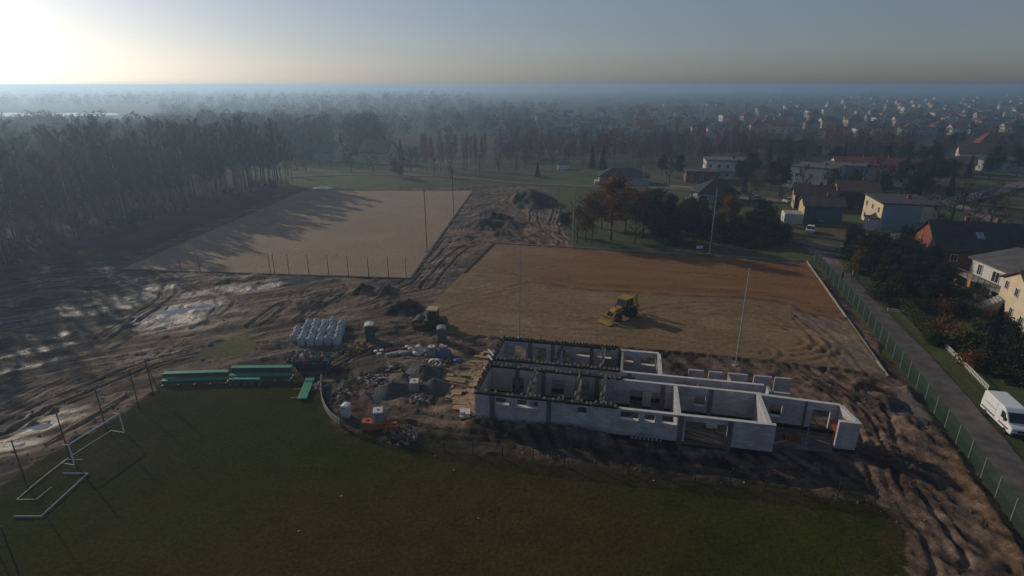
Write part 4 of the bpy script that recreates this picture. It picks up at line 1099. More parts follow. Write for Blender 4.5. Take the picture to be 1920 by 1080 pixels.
mr = nt.nodes.new('ShaderNodeMapRange'); mr.inputs['From Min'].default_value = .3; mr.inputs['From Max'].default_value = .7; mr.inputs['To Min'].default_value = .75; mr.inputs['To Max'].default_value = 1.1; nt.links.new(no.outputs['Fac'], mr.inputs['Value'])
mx = nt.nodes.new('ShaderNodeMix'); mx.data_type = 'RGBA'; mx.blend_type = 'MULTIPLY'; mx.inputs['Factor'].default_value = 1
nt.links.new(bt.outputs['Color'], mx.inputs['A']); nt.links.new(mr.outputs['Result'], mx.inputs['B']); nt.links.new(mx.outputs['Result'], b_.inputs['Base Color'])
bitumen = mat('bitumen_coat', (.016, .016, .018), .7, .4, 1.2, spec=.3)
ringm = mat('dark_formwork', (.030, .026, .024), .85, .4, 1.5)
rebar = mat('pale_timber_peg', (.36, .32, .26), .8, .2, 2)
column_m = mat('raw_concrete', (.13, .125, .12), .9, .25, .9)
timber = mat('sawn_timber', (.34, .235, .13), .85, .3, 1.4, objrand=.3)
steel = mat('galvanised_steel', (.42, .43, .44), .45, .15, 1.0, metal=.7)
redbrk = mat('red_hollow_brick', (.27, .085, .045), .9, .25, 2.0, objrand=.15)

B0 = Vector(g(892, 737, 3.0)); B1 = Vector(g(1455, 797, 3.0))
bu = (B1 - B0).normalized(); BANG = math.atan2(bu.y, bu.x)
club = thing('club_house', 'unfinished club house of pale blocks without a roof, dark ring beams on its walls', 'building', (B0.x, B0.y, 0), BANG)
TOP = 3.0
def seg(a, b, th=.30, top=TOP, base=-.1, opens=(), plinth=.42, name='wall', m=None):
    """block wall from a to b with openings (start, width, sill, head)"""
    a = Vector(a); b = Vector(b); d = b - a; L = d.length; an = math.atan2(d.y, d.x)
    mb = MB(); pl = MB()
    cuts = sorted(opens)
    x = 0.0
    def col(x0, x1, z0, z1):
        if x1 - x0 < .01 or z1 - z0 < .01: return
        if z0 < plinth:
            pl.bbox((x0, -th / 2 - .012, z0), (x1, th / 2 + .012, min(plinth, z1)))
            z0 = plinth + .002
        if z1 > z0: mb.bbox((x0, -th / 2, z0), (x1, th / 2, z1))
    for (s, w, z0, z1) in cuts:
        col(x, s, base, top); col(s, s + w, base, z0); col(s, s + w, z1, top); x = s + w
    col(x, L, base, top)
    o = mb.build(name, m or block, club, (a.x, a.y, 0), an)
    if pl.v: pl.build('plinth', bitumen, o)
    # lit sill and head boards of the openings
    for (s, w, z0, z1) in cuts:
        if z0 > .6:
            sl = MB(); sl.bbox((s + .02, -th / 2 - .05, z0 + .003), (s + w - .02, th / 2 + .05, z0 + .05)); sl.build('sill', white_f, o)
    return o, a, d.normalized(), an, L
_peg = None
def ring(a, b, step=.42, hh=.24, w=.36, white=False, top=TOP, cluster=1.0):
    """dark shuttering of the ring beam, with pegs standing along it"""
    global _peg
    a = Vector(a); b = Vector(b); d = b - a; L = d.length; an = math.atan2(d.y, d.x)
    mb = MB(); mb.bbox((0, -w / 2, top + .003), (L, w / 2, top + hh))
    o = mb.build('ring_beam', ringm, club, (a.x, a.y, 0), an)
    if _peg is None:
        p1 = MB(); p1.bbox((-.055, -.055, 0), (.055, .055, .17)); p1.bbox((-.10, -.10, -.03), (.10, .10, .028))
        _peg = (p1.mesh('peg', ringm), p1.mesh('peg', rebar))
    n = int(L / step)
    for i in range(n):
        if R.random() > cluster: continue
        link('peg', _peg[1] if white else _peg[0], o, ((i + .5) * L / n + R.uniform(-.05, .05), R.choice((-1, 1)) * w * .42, top + hh + .03 - top + top))
    return o
def colm(u, v, w=.42, top=TOP, m=None):
    mb = MB(); mb.bbox((u - w / 2, v - .2, -.1), (u + w / 2, v + .2, top + .01)); return mb.build('column', m or column_m, club)

slab = MB(); slab.bbox((.2, .2, -.12), (26, 6.8, .03)); slab.bbox((.2, 7.1, -.12), (16.8, 11.8, .035)); slab.bbox((26.3, 1.4, -.12), (33, 5.0, .04)); slab.bbox((17.1, 7.1, -.12), (29.5, 10.2, .02))
slab.build('floor_slab', mat('dusty_slab', (.15, .135, .115), .9, .35, .7), club)
# front wall
seg((0, 0), (26.2, 0), opens=[(1.9, 1.3, 2.15, 2.85), (3.9, 2.0, 2.1, 2.85), (9.4, .9, 2.0, 2.8), (13.3, 1.6, 2.0, 2.85), (15.4, .9, 2.0, 2.75), (16.9, 1.3, 2.0, 2.8), (18.9, 3.6, .02, 2.55)])
seg((0, .17), (0, 11.83), opens=[(2, 1.1, 1.0, 2.3)])
seg((.17, 5.5), (26.0, 5.2), th=.26, opens=[(2.2, 1.2, .0, 2.1), (6.2, 1.3, .5, 2.3), (8.6, 1.4, .6, 2.4), (14.0, 1.2, .0, 2.1), (16, 1.3, 0, 2.1), (20.0, 1.0, 1.1, 2.2)])
seg((.17, 7.0), (26.6, 7.0), th=.26, opens=[(4.0, 1.1, 0, 2.1), (9.0, 1.1, 0, 2.1), (13.0, 1.4, 1.9, 2.6), (18.4, 2.0, 1.7, 2.55), (22.4, 1.2, .9, 2.3)])
seg((0, 12), (17, 12), opens=[(1.3, 1.3, .5, 2.5), (3.6, 1.3, .5, 2.5), (6.4, 1.0, .6, 2.5), (8.2, 2.0, 1.9, 2.5), (10.5, 1.6, 1.9, 2.5), (13.4, 1.0, 1.7, 2.4), (15.2, 1.5, 1.5, 2.5)])
seg((17, 7.15), (17, 11.83), opens=[(1.6, 1.4, 1.2, 2.4)])
for u in (4.9, 9.3, 11.6): seg((u, .17), (u, 5.32), th=.24)
seg((18.3, .17), (18.3, 5.2), th=.30); seg((25.7, .17), (25.7, 5.0), th=.34)
for u in (6.6, 13.2): seg((u, 7.15), (u, 11.83), th=.24)
# right hand room, open to the front
seg((25.9, 5.05), (32.6, 4.55), th=.3, opens=[(.9, 1.1, 1.0, 2.3), (4.5, 1.5, .3, 2.3)])
seg((32.6, 4.38), (33.1, 1.85), th=.32, opens=[(.9, .9, 1.2, 2.4)])
seg((31.6, 1.7), (33.25, 1.7), th=.30)
# low piers at the back
for (u0, u1) in ((20.0, 21.5), (22.0, 23.4), (23.9, 25.8), (26.4, 28.1), (28.4, 29.9)):
    seg((u0, 10.3), (u1, 10.3), top=2.3, th=.3)
seg((23.9, 8.2), (23.9, 10.1), top=2.1, th=.24); seg((27.4, 7.0), (29.0, 7.0), th=.26, top=2.4)
seg((27.2, 6.2), (27.2, 7.9), th=.24, top=2.5)
# ring beams and columns
ring((-.1, 0), (13.0, 0), white=True, cluster=.75); ring((0, .25), (0, 11.7), step=.5); ring((.2, 5.5), (13.2, 5.35), white=True, cluster=.8); ring((.2, 7.0), (13.0, 7.0), white=True); ring((-.1, 12), (12.6, 12), step=.34)
for u in (4.9, 9.3, 11.6): ring((u, .25), (u, 5.2), step=.34, w=.34, hh=.2, white=True)
ring((6.6, 7.25), (6.6, 11.75), step=.4, w=.3, hh=.2); ring((11.2, 7.25), (11.2, 11.75), step=.3, w=.3, hh=.2, white=True)
seg((11.2, 7.15), (11.2, 11.83), th=.22)
for (u, v) in ((1.6, -.02), (6.9, -.02), (18.5, -.02), (22.6, -.02), (2.9, 5.49), (5.6, 5.47), (10.9, 5.42), (17.2, 5.32), (21.6, 5.27), (29.9, 4.8), (3.1, 12.0), (5.6, 12), (9.9, 12), (13.0, 12), (14.0, 7.0)): colm(u, v, top=TOP - .004 if u > 13.1 else TOP - .01)
# pale tops where the wall ends without a ring beam
for (a, b, w) in (((13.1, 0), (26.2, 0), .36), ((13.4, 5.33), (26, 5.2), .32), ((13.1, 7.0), (26.6, 7.0), .32), ((13, 12), (17, 12), .36), ((18.3, .2), (18.3, 5.0), .36), ((25.7, .2), (25.7, 5.0), .40), ((25.9, 5.05), (32.6, 4.55), .36), ((32.6, 4.38), (33.1, 1.85), .38), ((31.6, 1.7), (33.27, 1.7), .36), ((17, 7.2), (17, 11.8), .36)):
    a = Vector(a); b = Vector(b); mb = MB(); mb.bbox((0, -w / 2, TOP + .012 + .001 * (len(bpy.data.objects) % 7)), ((b - a).length, w / 2, TOP + .06)); mb.build('wall_cap', mat('pale_mortar', (.55, .53, .50), .9, .15, 1.2), club, (a.x, a.y, 0), math.atan2((b - a).y, (b - a).x))
# lintel beam over the big opening and timber left in it
def clubp(u, v, z=0.0):
    q = B0 + bu * u + Vector((-bu.y, bu.x)) * v
    return (q.x, q.y, z)
pp = None
for i, (u, v, z, ll, an) in enumerate([(19.6, 1.2, .35, 3.6, -.35), (20.3, 1.6, .55, 3.2, -.3), (20.8, 1.1, .3, 3.0, -.45), (20.0, .8, .2, 2.8, -.2)]):
    mb = MB(); mb.box((0, 0, .0), (ll, .14, .09)); o = mb.build('timber_plank', timber, None, clubp(u, v, z - .12 + i * .05), BANG + an)
    tag(o, 'sawn plank lying in the wide doorway of the unfinished building', 'plank', 'planks in the doorway')
# brick stack, sheet and prop in the right hand room
t = thing('brick_stack', 'broken stack of red bricks on the floor of the open end room', 'bricks', clubp(28.6, 2.9, .04), BANG)
bm_ = MB(); bm_.box((0, 0, 0), (.24, .12, .10)); bme = bm_.mesh('brick', redbrk)
for k in range(5):
    for i in range(5 - k // 2):
        for j in range(6 - k):
            link('brick', bme, t, (i * .27 - .6 + R.uniform(-.03, .03), j * .15 - .4 + R.uniform(-.02, .02), .055 + k * .11), R.uniform(-.2, .2))
t = thing('scaffold_prop', 'pale steel prop standing beside the red brick stack', 'prop', clubp(29.6, 2.4, .04), BANG)
mb = MB(); mb.tube([(0, 0, 0), (0, 0, 1.5)], .05, 8); mb.build('tube', steel, t); mb = MB(); mb.bbox((-.12, -.12, 0), (.12, .12, .03)); mb.build('foot_plate', steel, t)
t = thing('scaffold_platform', 'small red trestle scaffold against the end wall', 'scaffold', clubp(32.1, 3.0, .04), BANG - .1)
for k in range(4):
    mb = MB(); mb.bbox((-.5, -.95 + k * .48, 1.7), (.5, -.52 + k * .48, 1.76)); mb.build('board', mat('red_board', (.32, .075, .05), .8), t)
for sx_ in (-.45, .45):
    for sy_ in (-.85, .85):
        mb = MB(); mb.tube([(sx_, sy_, 0), (sx_ * .9, sy_, 1.69)], .035, 6); mb.build('leg', mat('red_steel', (.35, .05, .03), .6), t)
mb = MB(); mb.bbox((.42, -.9, 2.3), (.47, .9, 2.36)); mb.bbox((.42, -.9, 1.77), (.47, -.84, 2.3)); mb.bbox((.42, .84, 1.77), (.47, .9, 2.3)); mb.build('guard_rail', mat('red_steel', (.35, .05, .03), .6), t)
# two aluminium ladders leaning in the corridor
def ladder(loc, rz, label, L=3.4):
    t = thing('ladder', label, 'ladder', loc, rz)
    for s in (-1, 1):
        mb = MB(); mb.bar((s * .22, 0, 0), (s * .22, .9, L), .07, .04); mb.build('rail', steel, t)
    for k in range(11):
        f_ = (k + .6) / 11.3; mb = MB(); mb.bar((-.22, .9 * f_, L * f_), (.22, .9 * f_, L * f_), .04); mb.build('rung', steel, t)
ladder(clubp(12.4, 4.0, .03), BANG, 'pale ladder leaning on the ring beam in the front rooms')
ladder(clubp(12.3, 10.4, .03), BANG, 'pale ladder leaning on the back wall of the building')
# white corner boards at the west end
for (u, v, ll, an, lb) in ((-.4, 7.6, 1.6, -1.0, 'long pale board resting on the west end wall'), (-.2, 6.4, 1.3, -1.0, 'short pale board resting on the west end wall')):
    mb = MB(); mb.box((0, 0, 0), (ll, .16, .06)); o = mb.build('board', white_f, None, clubp(u, v, TOP + .54), BANG + an); tag(o, lb, 'board')
t = thing('corner_post', 'thin pale post standing at the back corner of the building', 'post', clubp(-.35, 12.3, -.1)); mb = MB(); mb.bbox((-.05, -.05, 0), (.05, .05, 3.9)); mb.build('shaft', white_f, t); mb = MB(); mb.bbox((-.09, -.09, 3.9), (.09, .09, 3.96)); mb.build('cap', white_f, t)
# plank trestle with brackets under the front windows
t = thing('bracket_row', 'row of small pale brackets on a dark plank before the front wall', 'plank', clubp(15.6, -1.1, .2), BANG)
mb = MB(); mb.bbox((-1.4, -.2, .55), (1.4, .2, .62)); mb.build('plank', ringm, t)
for s in (-1.2, 1.2):
    mb = MB(); mb.bbox((s - .06, -.18, -.3), (s + .06, .18, .548)); mb.build('leg', ringm, t)
for k in range(8): 
    mb = MB(); mb.bbox((-1.25 + k * .35, -.07, .622), (-1.1 + k * .35, .07, .78)); mb.build('bracket', rebar, t)
# boards laid over the yard west of the building
for i in range(74):
    px = R.uniform(842, 925); py = R.uniform(652, 766)
    if px > 925 - (py - 652) * .33: px -= 14
    if px < 892 - (py - 650) * .42 + 10 and py < 700: continue
    mb = MB(); ll = R.uniform(.8, 2.2); w = R.uniform(.35, 1.05); mb.box((0, 0, .04), (ll, w, .07))
    p = gp(px, py, .03 + (i % 6) * .012)
    o = mb.build('shutter_board', timber, None, p, BANG + R.choice((0, 0, 1.57, .1)) + R.uniform(-.12, .12))
    o.rotation_euler[1] = R.uniform(-.05, .05)
    tag(o, 'tan shuttering board lying in the yard west of the unfinished building', 'board', 'shuttering boards in the yard')
for i in range(26):
    v = 1.0 + i * .38
    mb = MB(); mb.box((0, 0, .05), (R.uniform(.7, 1.1), R.uniform(.3, .42), R.uniform(.08, .2)))
    o = mb.build('shutter_board', timber, None, clubp(-1.0 + R.uniform(-.25, .1), v, .05 + (i % 3) * .03), BANG + R.uniform(-.15, .15))
    tag(o, 'tan shuttering board lined up along the west end wall', 'board', 'shuttering boards along the end wall')
for (x0, y0, x1, y1, lb) in ((800, 716, 885, 727, 'long brown scaffold pole lying across the yard boards'), (865, 690, 930, 698, 'brown beam laid between the yard and the end wall')):
    a = gp(x0, y0, .18); b = gp(x1, y1, .18); mb = MB(); mb.tube([(0, 0, 0), (b[0] - a[0], b[1] - a[1], b[2] - a[2])], .07, 7); o = mb.build('pole', timber, None, a); tag(o, lb, 'pole')

# ------------------------------------------------------------------ kerbs, fences, masts
kerb_m = mat('kerb_concrete', (.30, .28, .25), .9, .2, 1.2, objrand=.15)
kerb_d = mat('dark_kerb', (.060, .056, .052), .9, .3, 1.2, objrand=.2)
def kerb_line(a, b, m, label, step=1.0, w=.12, hh=.14, z=0.0, lap=.01):
    a = Vector(a); b = Vector(b); d = b - a; L = d.length; an = math.atan2(d.y, d.x); n = max(1, int(L / step))
    t = thing('kerb', label, 'kerb', (a.x, a.y, 0), an)
    mb = MB(); mb.bbox((-L / n / 2 + lap, -w / 2, -.12), (L / n / 2 - lap, w / 2, hh)); me = mb.mesh('kerb_stone', m)
    for i in range(n): link('kerb_stone', me, t, ((i + .5) * L / n, R.uniform(-.012, .012), z + R.uniform(-.012, .012)))
pA = polyw([(570, 357), (887, 357), (770, 523), (222, 506)])
kerb_line(pA[2], pA[3], kerb_d, 'dark kerb along the near edge of the pale sand pitch', 1.5, .35, .18)
kerb_line(pA[1], pA[2], kerb_d, 'dark kerb along the mound side of the pale sand pitch', 1.5, .35, .18)
kerb_line(pA[0], pA[1], kerb_d, 'dark kerb along the far edge of the pale sand pitch', 2.0, .35, .25)
kerb_line(pA[3], pA[0], kerb_d, 'dark kerb along the wood side of the pale sand pitch', 2.0, .35, .18)
kerb_line(g(1513, 491), g(1665, 708), kerb_m, 'pale concrete kerb of the graded pitch on the lane side', 1.0, .16, .25)
kerb_line(g(926, 456), g(1513, 490), kerb_m, 'thin kerb along the shaded far edge of the graded pitch', 1.0, .14, .2)
kerb_line(g(790, 592), g(925, 457), kerb_d, 'dark kerb between the graded pitch and the soil heaps', 1.0, .2, .2)
kerb_line(g(835, 628), g(940, 635), kerb_d, 'dark kerb of the graded pitch beside the roller', 1.0, .14, .16)

green_w = mat('green_wire', (.055, .105, .075), .6, .15, 2, spec=.3)
post_g = mat('pale_green_post', (.16, .21, .185), .5, .12, 2)
def wire_panel(w, hh, m, nx_=26, ny_=12, t=.012):
    mb = MB()
    for i in range(nx_ + 1): mb.bbox((-w / 2 + w * i / nx_ - t / 2, -t / 2, .03), (-w / 2 + w * i / nx_ + t / 2, t / 2, hh))
    for j in range(ny_ + 1): mb.bbox((-w / 2, t / 2 + .001, .03 + (hh - .03) * j / ny_ - t / 2), (w / 2, t * 1.5, .03 + (hh - .03) * j / ny_ + t / 2))
    return mb.mesh('mesh_panel', m)
def fence(line, label, hh, step, m, pm, name='wire_fence', nx_=26, ny_=12, t=.012, pw=.07, panels=True, skip=(), lean=0):
    P = [Vector(p) for p in line]
    Ls = [0]
    for i in range(1, len(P)): Ls.append(Ls[-1] + (P[i] - P[i - 1]).length)
    n = max(1, round(Ls[-1] / step)); st_ = Ls[-1] / n
    def at_(s):
        for i in range(1, len(P)):
            if s <= Ls[i] + 1e-6: return P[i - 1].lerp(P[i], (s - Ls[i - 1]) / max(1e-6, Ls[i] - Ls[i - 1]))
        return P[-1]
    o0 = at_(0); z0 = gz(o0.x, o0.y)
    t_ = thing(name, label, 'fence', (o0.x, o0.y, z0))
    mb = MB(); mb.bbox((-pw / 2, -pw / 2, -.3), (pw / 2, pw / 2, hh + .08)); mb.bbox((-pw * .7, -pw * .7, hh + .081), (pw * .7, pw * .7, hh + .11)); pme = mb.mesh('post', pm)
    wme = wire_panel(st_ - pw * 1.05, hh, m, nx_, ny_, t) if panels else None
    for i in range(n + 1):
        q = at_(i * st_); z = gz(q.x, q.y) - z0
        p = link('post', pme, t_, (q.x - o0.x, q.y - o0.y, z))
        if lean: p.rotation_euler = (R.uniform(-lean, lean), R.uniform(-lean, lean), 0)
        if i < n and panels and i not in skip:
            r = at_((i + 1) * st_); mid = (q + r) / 2; d = r - q
            link('mesh_panel', wme, t_, (mid.x - o0.x, mid.y - o0.y, (z + gz(r.x, r.y) - z0) / 2 + .04), math.atan2(d.y, d.x))
    return t_
fence(polyw([(1527, 490), (1600, 574), (1700, 706), (1800, 842), (1900, 985), (1960, 1075)]), 'green wire fence with pale posts between the site and the lane', 1.9, 2.5, green_w, post_g, t=.014, nx_=34, ny_=20)
dark_w = mat('dark_green_wire', (.028, .042, .034), .6, .15, 2)
fence(polyw([(640, 803), (700, 822), (830, 844), (1000, 868), (1250, 896), (1450, 920), (1640, 944)]), 'low dark wire fence in the shade between the grass and the building', 1.25, 2.6, dark_w, dark_w, nx_=20, ny_=9, t=.012)
fence(polyw([(1694, 587), (1664, 583)]), 'short pale rail beside the lane', .3, 2.2, white_f, white_f, panels=True, nx_=1, ny_=1, t=.05, name='rail')
# white garden fence of slats
gl = polyw([(1770, 650), (1800, 680), (1852, 733)])
gf = thing('garden_fence', 'low white slatted garden fence beside the orange shrubs', 'fence', (gl[0][0], gl[0][1], 0))
for i in range(len(gl) - 1):
    a = Vector(gl[i]); b = Vector(gl[i + 1]); L = (b - a).length; an = math.atan2((b - a).y, (b - a).x); n = int(L / .28)
    sm = MB(); sm.bbox((-.05, -.015, 0), (.05, .015, .62)); sme = sm.mesh('slat', white_f) if i == 0 else sme
    for k in range(n):
        q = a.lerp(b, (k + .5) / n); link('slat', sme, gf, (q.x - gl[0][0], q.y - gl[0][1], gz(q.x, q.y)), an)
    for z in (.15, .48):
        rl = MB(); rl.bbox((0, .017, z), (L, .05, z + .06)); rl.build('rail', white_f, gf, (a.x - gl[0][0], a.y - gl[0][1], 0), an)

# ball stop posts along the grass
wood_p = mat('dark_timber_post', (.045, .038, .032), .9, .3, 2, objrand=.2)
pole_l = mat('pale_mast', (.33, .32, .30), .6, .12, 1.5)
pole_d = mat('dark_mast', (.035, .034, .036), .6, .15, 1.5)
def post(px, py, hh, r, m, name, label, cat, group=None, cap=True, brace=None, lean=0):
    p = gp(px, py)
    t = thing(name, label, cat, p, R.uniform(-.3, .3), group)
    mb = MB(); mb.tube([(0, 0, -.3), (lean * .5, 0, hh * .5), (lean, 0, hh)], [r, r * .9, r * .8], 8); mb.build('shaft', m, t)
    if cap: mb = MB(); mb.lathe([(r * 1.3, 0), (r * 1.3, .06)], 8, (lean, 0, hh)); mb.build('cap', m, t)
    if brace: mb = MB(); mb.tube([(brace[0], brace[1], -.2), (0, 0, hh * .85)], r * .7, 6); mb.build('brace', m, t)
    return t
for k, (px, py) in enumerate([(289, 745), (261, 767), (200, 808), (131, 858), (52, 915), (-35, 975), (40, 1090)]):
    post(px, py, 4.3, .055, wood_p, 'ball_stop_post', 'dark timber ball stop post at the edge of the grass by the goals', 'post', 'ball stop posts by the goals', brace=(-.3, 1.2) if k == 0 else None)
for (px, py) in [(508, 517), (516, 517), (543, 517), (580, 518), (617, 519), (654, 520), (692, 521), (729, 522), (762, 522), (376, 512), (340, 511)]:
    post(px, py, 3.6 if px > 400 else 2.6, .06, pole_d, 'fence_post', 'black upright fence post at the near edge of the pale sand pitch', 'post', 'black posts along the sand pitch')
for (px, py, hh, m, lb) in [(974, 637, 11.5, pole_l, 'pale lighting mast behind the back wall of the building'), (1379, 686, 11.5, pole_l, 'pale lighting mast standing over the low back piers'), (1073, 464, 12.5, pole_l, 'pale lighting mast beside the orange trees'), (1330, 477, 12.5, pole_l, 'pale lighting mast in front of the black hipped roof'),
                        (801, 472, 12, pole_d, 'dark mast at the near corner of the pale sand pitch'), (851, 414, 12, pole_d, 'dark mast halfway along the mound side of the sand pitch'), (886, 371, 12, pole_l, 'grey mast at the far corner of the sand pitch')]:
    t = post(px, py, hh, .085, m, 'lighting_mast', lb, 'mast')
    mb = MB(); mb.bbox((-.28, -.28, -.1), (.28, .28, .16)); mb.build('footing', concrete, t)
for (px, py, hh, lb) in [(690, 470, 6, None)]: pass
for (px, py, hh, lb) in [(1798, 384, 8, 'wooden power pole at the dusty road'), (1782, 390, 7.5, 'second leaning power pole at the dusty road'), (1560, 300, 9, 'power pole among the birches'), (1205, 350, 7, 'lamp post in front of the dark shed'), (1190, 318, 8, 'white lamp post among the birches')]:
    t = post(px, py, hh, .09, pole_l if 'lamp' in lb else wood_p, 'utility_pole', lb, 'pole')
    mb = MB(); mb.bbox((-.7, -.05, hh - .6), (.7, .05, hh - .5)); mb.build('crossarm', wood_p, t)

# ------------------------------------------------------------------ goals
goal_w = mat('white_goal_paint', (.66, .66, .66), .5, .1, 2)
def goal(label, loc, rz, lying=False, W=5.0, H_=2.0, D=1.1, m=goal_w, r=.055, net=True):
    t = thing('football_goal', label, 'goal', loc, rz)
    M = Matrix.Identity(4)
    if lying: M = Matrix.Translation((0, 0, .08)) @ Matrix.Rotation(math.radians(-90), 4, 'X')
    def tb(name, pts, rr=r, n=8):
        mb = MB(); mb.tube([M @ Vector(p) for p in pts], rr, n); mb.build(name, m, t)
    tb('post', [(-W / 2, 0, 0), (-W / 2, 0, H_)]); tb('post', [(W / 2, 0, 0), (W / 2, 0, H_)]); tb('crossbar', [(-W / 2, 0, H_), (W / 2, 0, H_)])
    if net:
        for s in (-1, 1):
            tb('side_bar', [(s * W / 2, 0, 0), (s * W / 2, D * 1.3, 0)], r * .6); tb('net_stay', [(s * W / 2, 0, H_), (s * W / 2, D * .6, H_ * .97)], r * .5)
        tb('ground_bar', [(-W / 2, D * 1.3, 0), (0, D * 1.36, 0), (W / 2, D * 1.3, 0)], r * .6)
    return t
ga = Vector(g(140, 872)); gb = Vector(g(233, 811)); gm_ = (ga + gb) / 2; gd = gb - ga
goal('white football goal standing at the edge of the grass', (gm_.x, gm_.y, 0), math.atan2(gd.y, gd.x), W=gd.length, net=True)
ga = Vector(g(78, 971)); gb = Vector(g(166, 890)); gm_ = (ga + gb) / 2; gd = gb - ga
goal('bluish goal frame lying flat on the grass with its posts pointing outward', (gm_.x, gm_.y, .06), math.atan2(gd.y, gd.x), lying=True, W=gd.length, H_=2.0, net=False, m=mat('blue_grey_paint', (.30, .33, .42), .5, .1, 2), r=.055)
for o in [x for x in bpy.data.objects if x.name.startswith('football_goal.001')]:
    for c in o.children:
        me = c.data
        for v in me.vertices: v.co.y = 2.0 - v.co.y; v.co.z = abs(v.co.z)
ga = Vector(g(32, 938)); gb = Vector(g(125, 863)); gm_ = (ga + gb) / 2; gd = gb - ga
t = thing('goal_base_frame', 'yellowed bent net frame of a dismantled goal lying on the grass', 'goal', (gm_.x, gm_.y, .06), math.atan2(gd.y, gd.x))
W = gd.length; fm = mat('yellowed_paint', (.36, .33, .20), .6, .15, 2)
mb = MB(); mb.tube([(-W / 2, 0, 0), (-W * .2, .05, .03), (W * .15, .07, .04), (W / 2, 0, 0)], .045, 7); mb.build('ground_bar', fm, t)
mb = MB(); mb.tube([(-W / 2, 0, 0), (-W / 2 + .05, -1.5, .02)], .035, 6); mb.build('side_bar', fm, t)
mb = MB(); mb.tube([(W / 2, 0, 0), (W / 2 + .02, -1.4, .02)], .035, 6); mb.build('side_bar', fm, t)
mb = MB(); mb.tube([(-W / 2 + .05, -1.5, .03), (-W * .2, -1.53, .03)], .028, 6); mb.build('strut', fm, t)
# plank kerb of the grass
fence(polyw([(85, 836), (140, 800), (238, 744)]), 'thin yellow board edging between the mud and the grass', .12, 3.0, mat('yellow_board', (.34, .26, .10), .8), wood_p, nx_=1, ny_=1, t=.09, name='edge_board')

# ------------------------------------------------------------------ green bleacher benches
grn = mat('green_bench_paint', (.020, .30, .17), .5, .15, 1.2, spec=.35)
grn_d = mat('dark_green_steel', (.012, .075, .062), .6, .2, 1.2)
def bleacher(label, loc, rz, L, rows=2, hh=1.1, low=False):
    t = thing('bleacher', label, 'bench', loc, rz)
    if low:
        for k in range(4): part_box(t, 'plank', (-L / 2, -.45 + k * .235, .26), (L / 2, -.25 + k * .235, .34), grn, bevel=.01)
        for s in (-.42, -.08, .3, .45): part_box(t, 'support', (s * L - .05, -.5, 0), (s * L + .05, .5, .255), grn_d)
        for k in range(3): part_box(t, 'bracket', (L * .26, -.36 + k * .28, .342), (L * .34, -.28 + k * .28, .42), W_BRICK)
        for s in (-.35, .05): part_box(t, 'pole', (s * L - .03, .5, .08), (s * L + .03, 1.3, .13), timber)
        return t
    for r in range(rows):
        y = -.35 + r * .62; z = hh * (r + 1) / rows
        part_box(t, 'plank', (-L / 2, y, z - .07), (L / 2, y + .27, z), grn, bevel=.015); part_box(t, 'plank', (-L / 2, y + .30, z - .07), (L / 2, y + .56, z), grn, bevel=.015)
        part_box(t, 'front_panel', (-L / 2 + .05, y + .04, max(.1, z - hh / rows + .03)), (L / 2 - .05, y + .09, z - .072), grn_d)
    for k in range(5):
        x = -L / 2 + .1 + k * (L - .2) / 4
        for r in range(rows):
            y = -.35 + r * .62; part_box(t, 'leg', (x - .04, y + .12, 0), (x + .04, y + .2, hh * (r + 1) / rows - .072), grn_d)
        part_box(t, 'foot_bar', (x - .05, -.5, -.05), (x + .05, .95, .05), steel)
    return t
p = gp(367, 718); bleacher('long green bench stand alone on the grass edge', p, math.radians(4), 6.7, 2, 1.05)
p = gp(490, 711); bleacher('taller long green bench stand next to the blue skip', p, math.radians(1), 6.5, 2, 1.25)
p = gp(462, 718); bleacher('short low green bench stand tucked before the taller one', p, math.radians(1), 3.2, 1, .6)
a = Vector(g(583, 712)); b = Vector(g(567, 752)); m_ = (a + b) / 2
bleacher('green slatted bench lying low on the grass beside the debris', (m_.x, m_.y, gz(m_.x, m_.y)), math.atan2((a - b).y, (a - b).x), (a - b).length, low=True)

# ------------------------------------------------------------------ big bags
bagm = mat('woven_bag', (.40, .43, .47), .7, .22, 1.6, spec=.2, bump=.5, bscale=4, objrand=.12)
def bag_mesh(seed):
    rs = np.random.RandomState(seed); mb = MB(); prof = [(.34, 0), (.50, .06), (.55, .3), (.54, .6), (.50, .85), (.40, .98), (.20, 1.03), (.13, 1.12), (.17, 1.2)]
    n = 16; o_ = 0
    for r, z in prof:
        for k in range(n):
            a = 2 * math.pi * k / n
            q = r / max(abs(math.cos(a)), abs(math.sin(a))) ** .55 * (1 + .07 * rs.randn() * (z > .05))
            mb.v.append((q * math.cos(a), q * math.sin(a), z + .03 * rs.randn() * (z > .1)))
    for i in range(len(prof) - 1):
        for k in range(n): mb.f.append((i * n + k, i * n + (k + 1) % n, (i + 1) * n + (k + 1) % n, (i + 1) * n + k)); mb.mi.append(0)
    mb.f.append(tuple(range(n))[::-1]); mb.mi.append(0); mb.f.append(tuple((len(prof) - 1) * n + k for k in range(n))); mb.mi.append(0)
    return mb.mesh('sack', bagm, smooth=True)
bms = [bag_mesh(i) for i in range(4)]
lp = MB()
lp.tube([(.42, .42, .85), (.3, .3, 1.14), (.12, .34, .98)], .022, 5)
lpm = lp.mesh('lifting_loop', white_f)
bo = Vector(g(540, 651)); be = Vector(g(625, 650)); bang = math.atan2((be - bo).y, (be - bo).x)
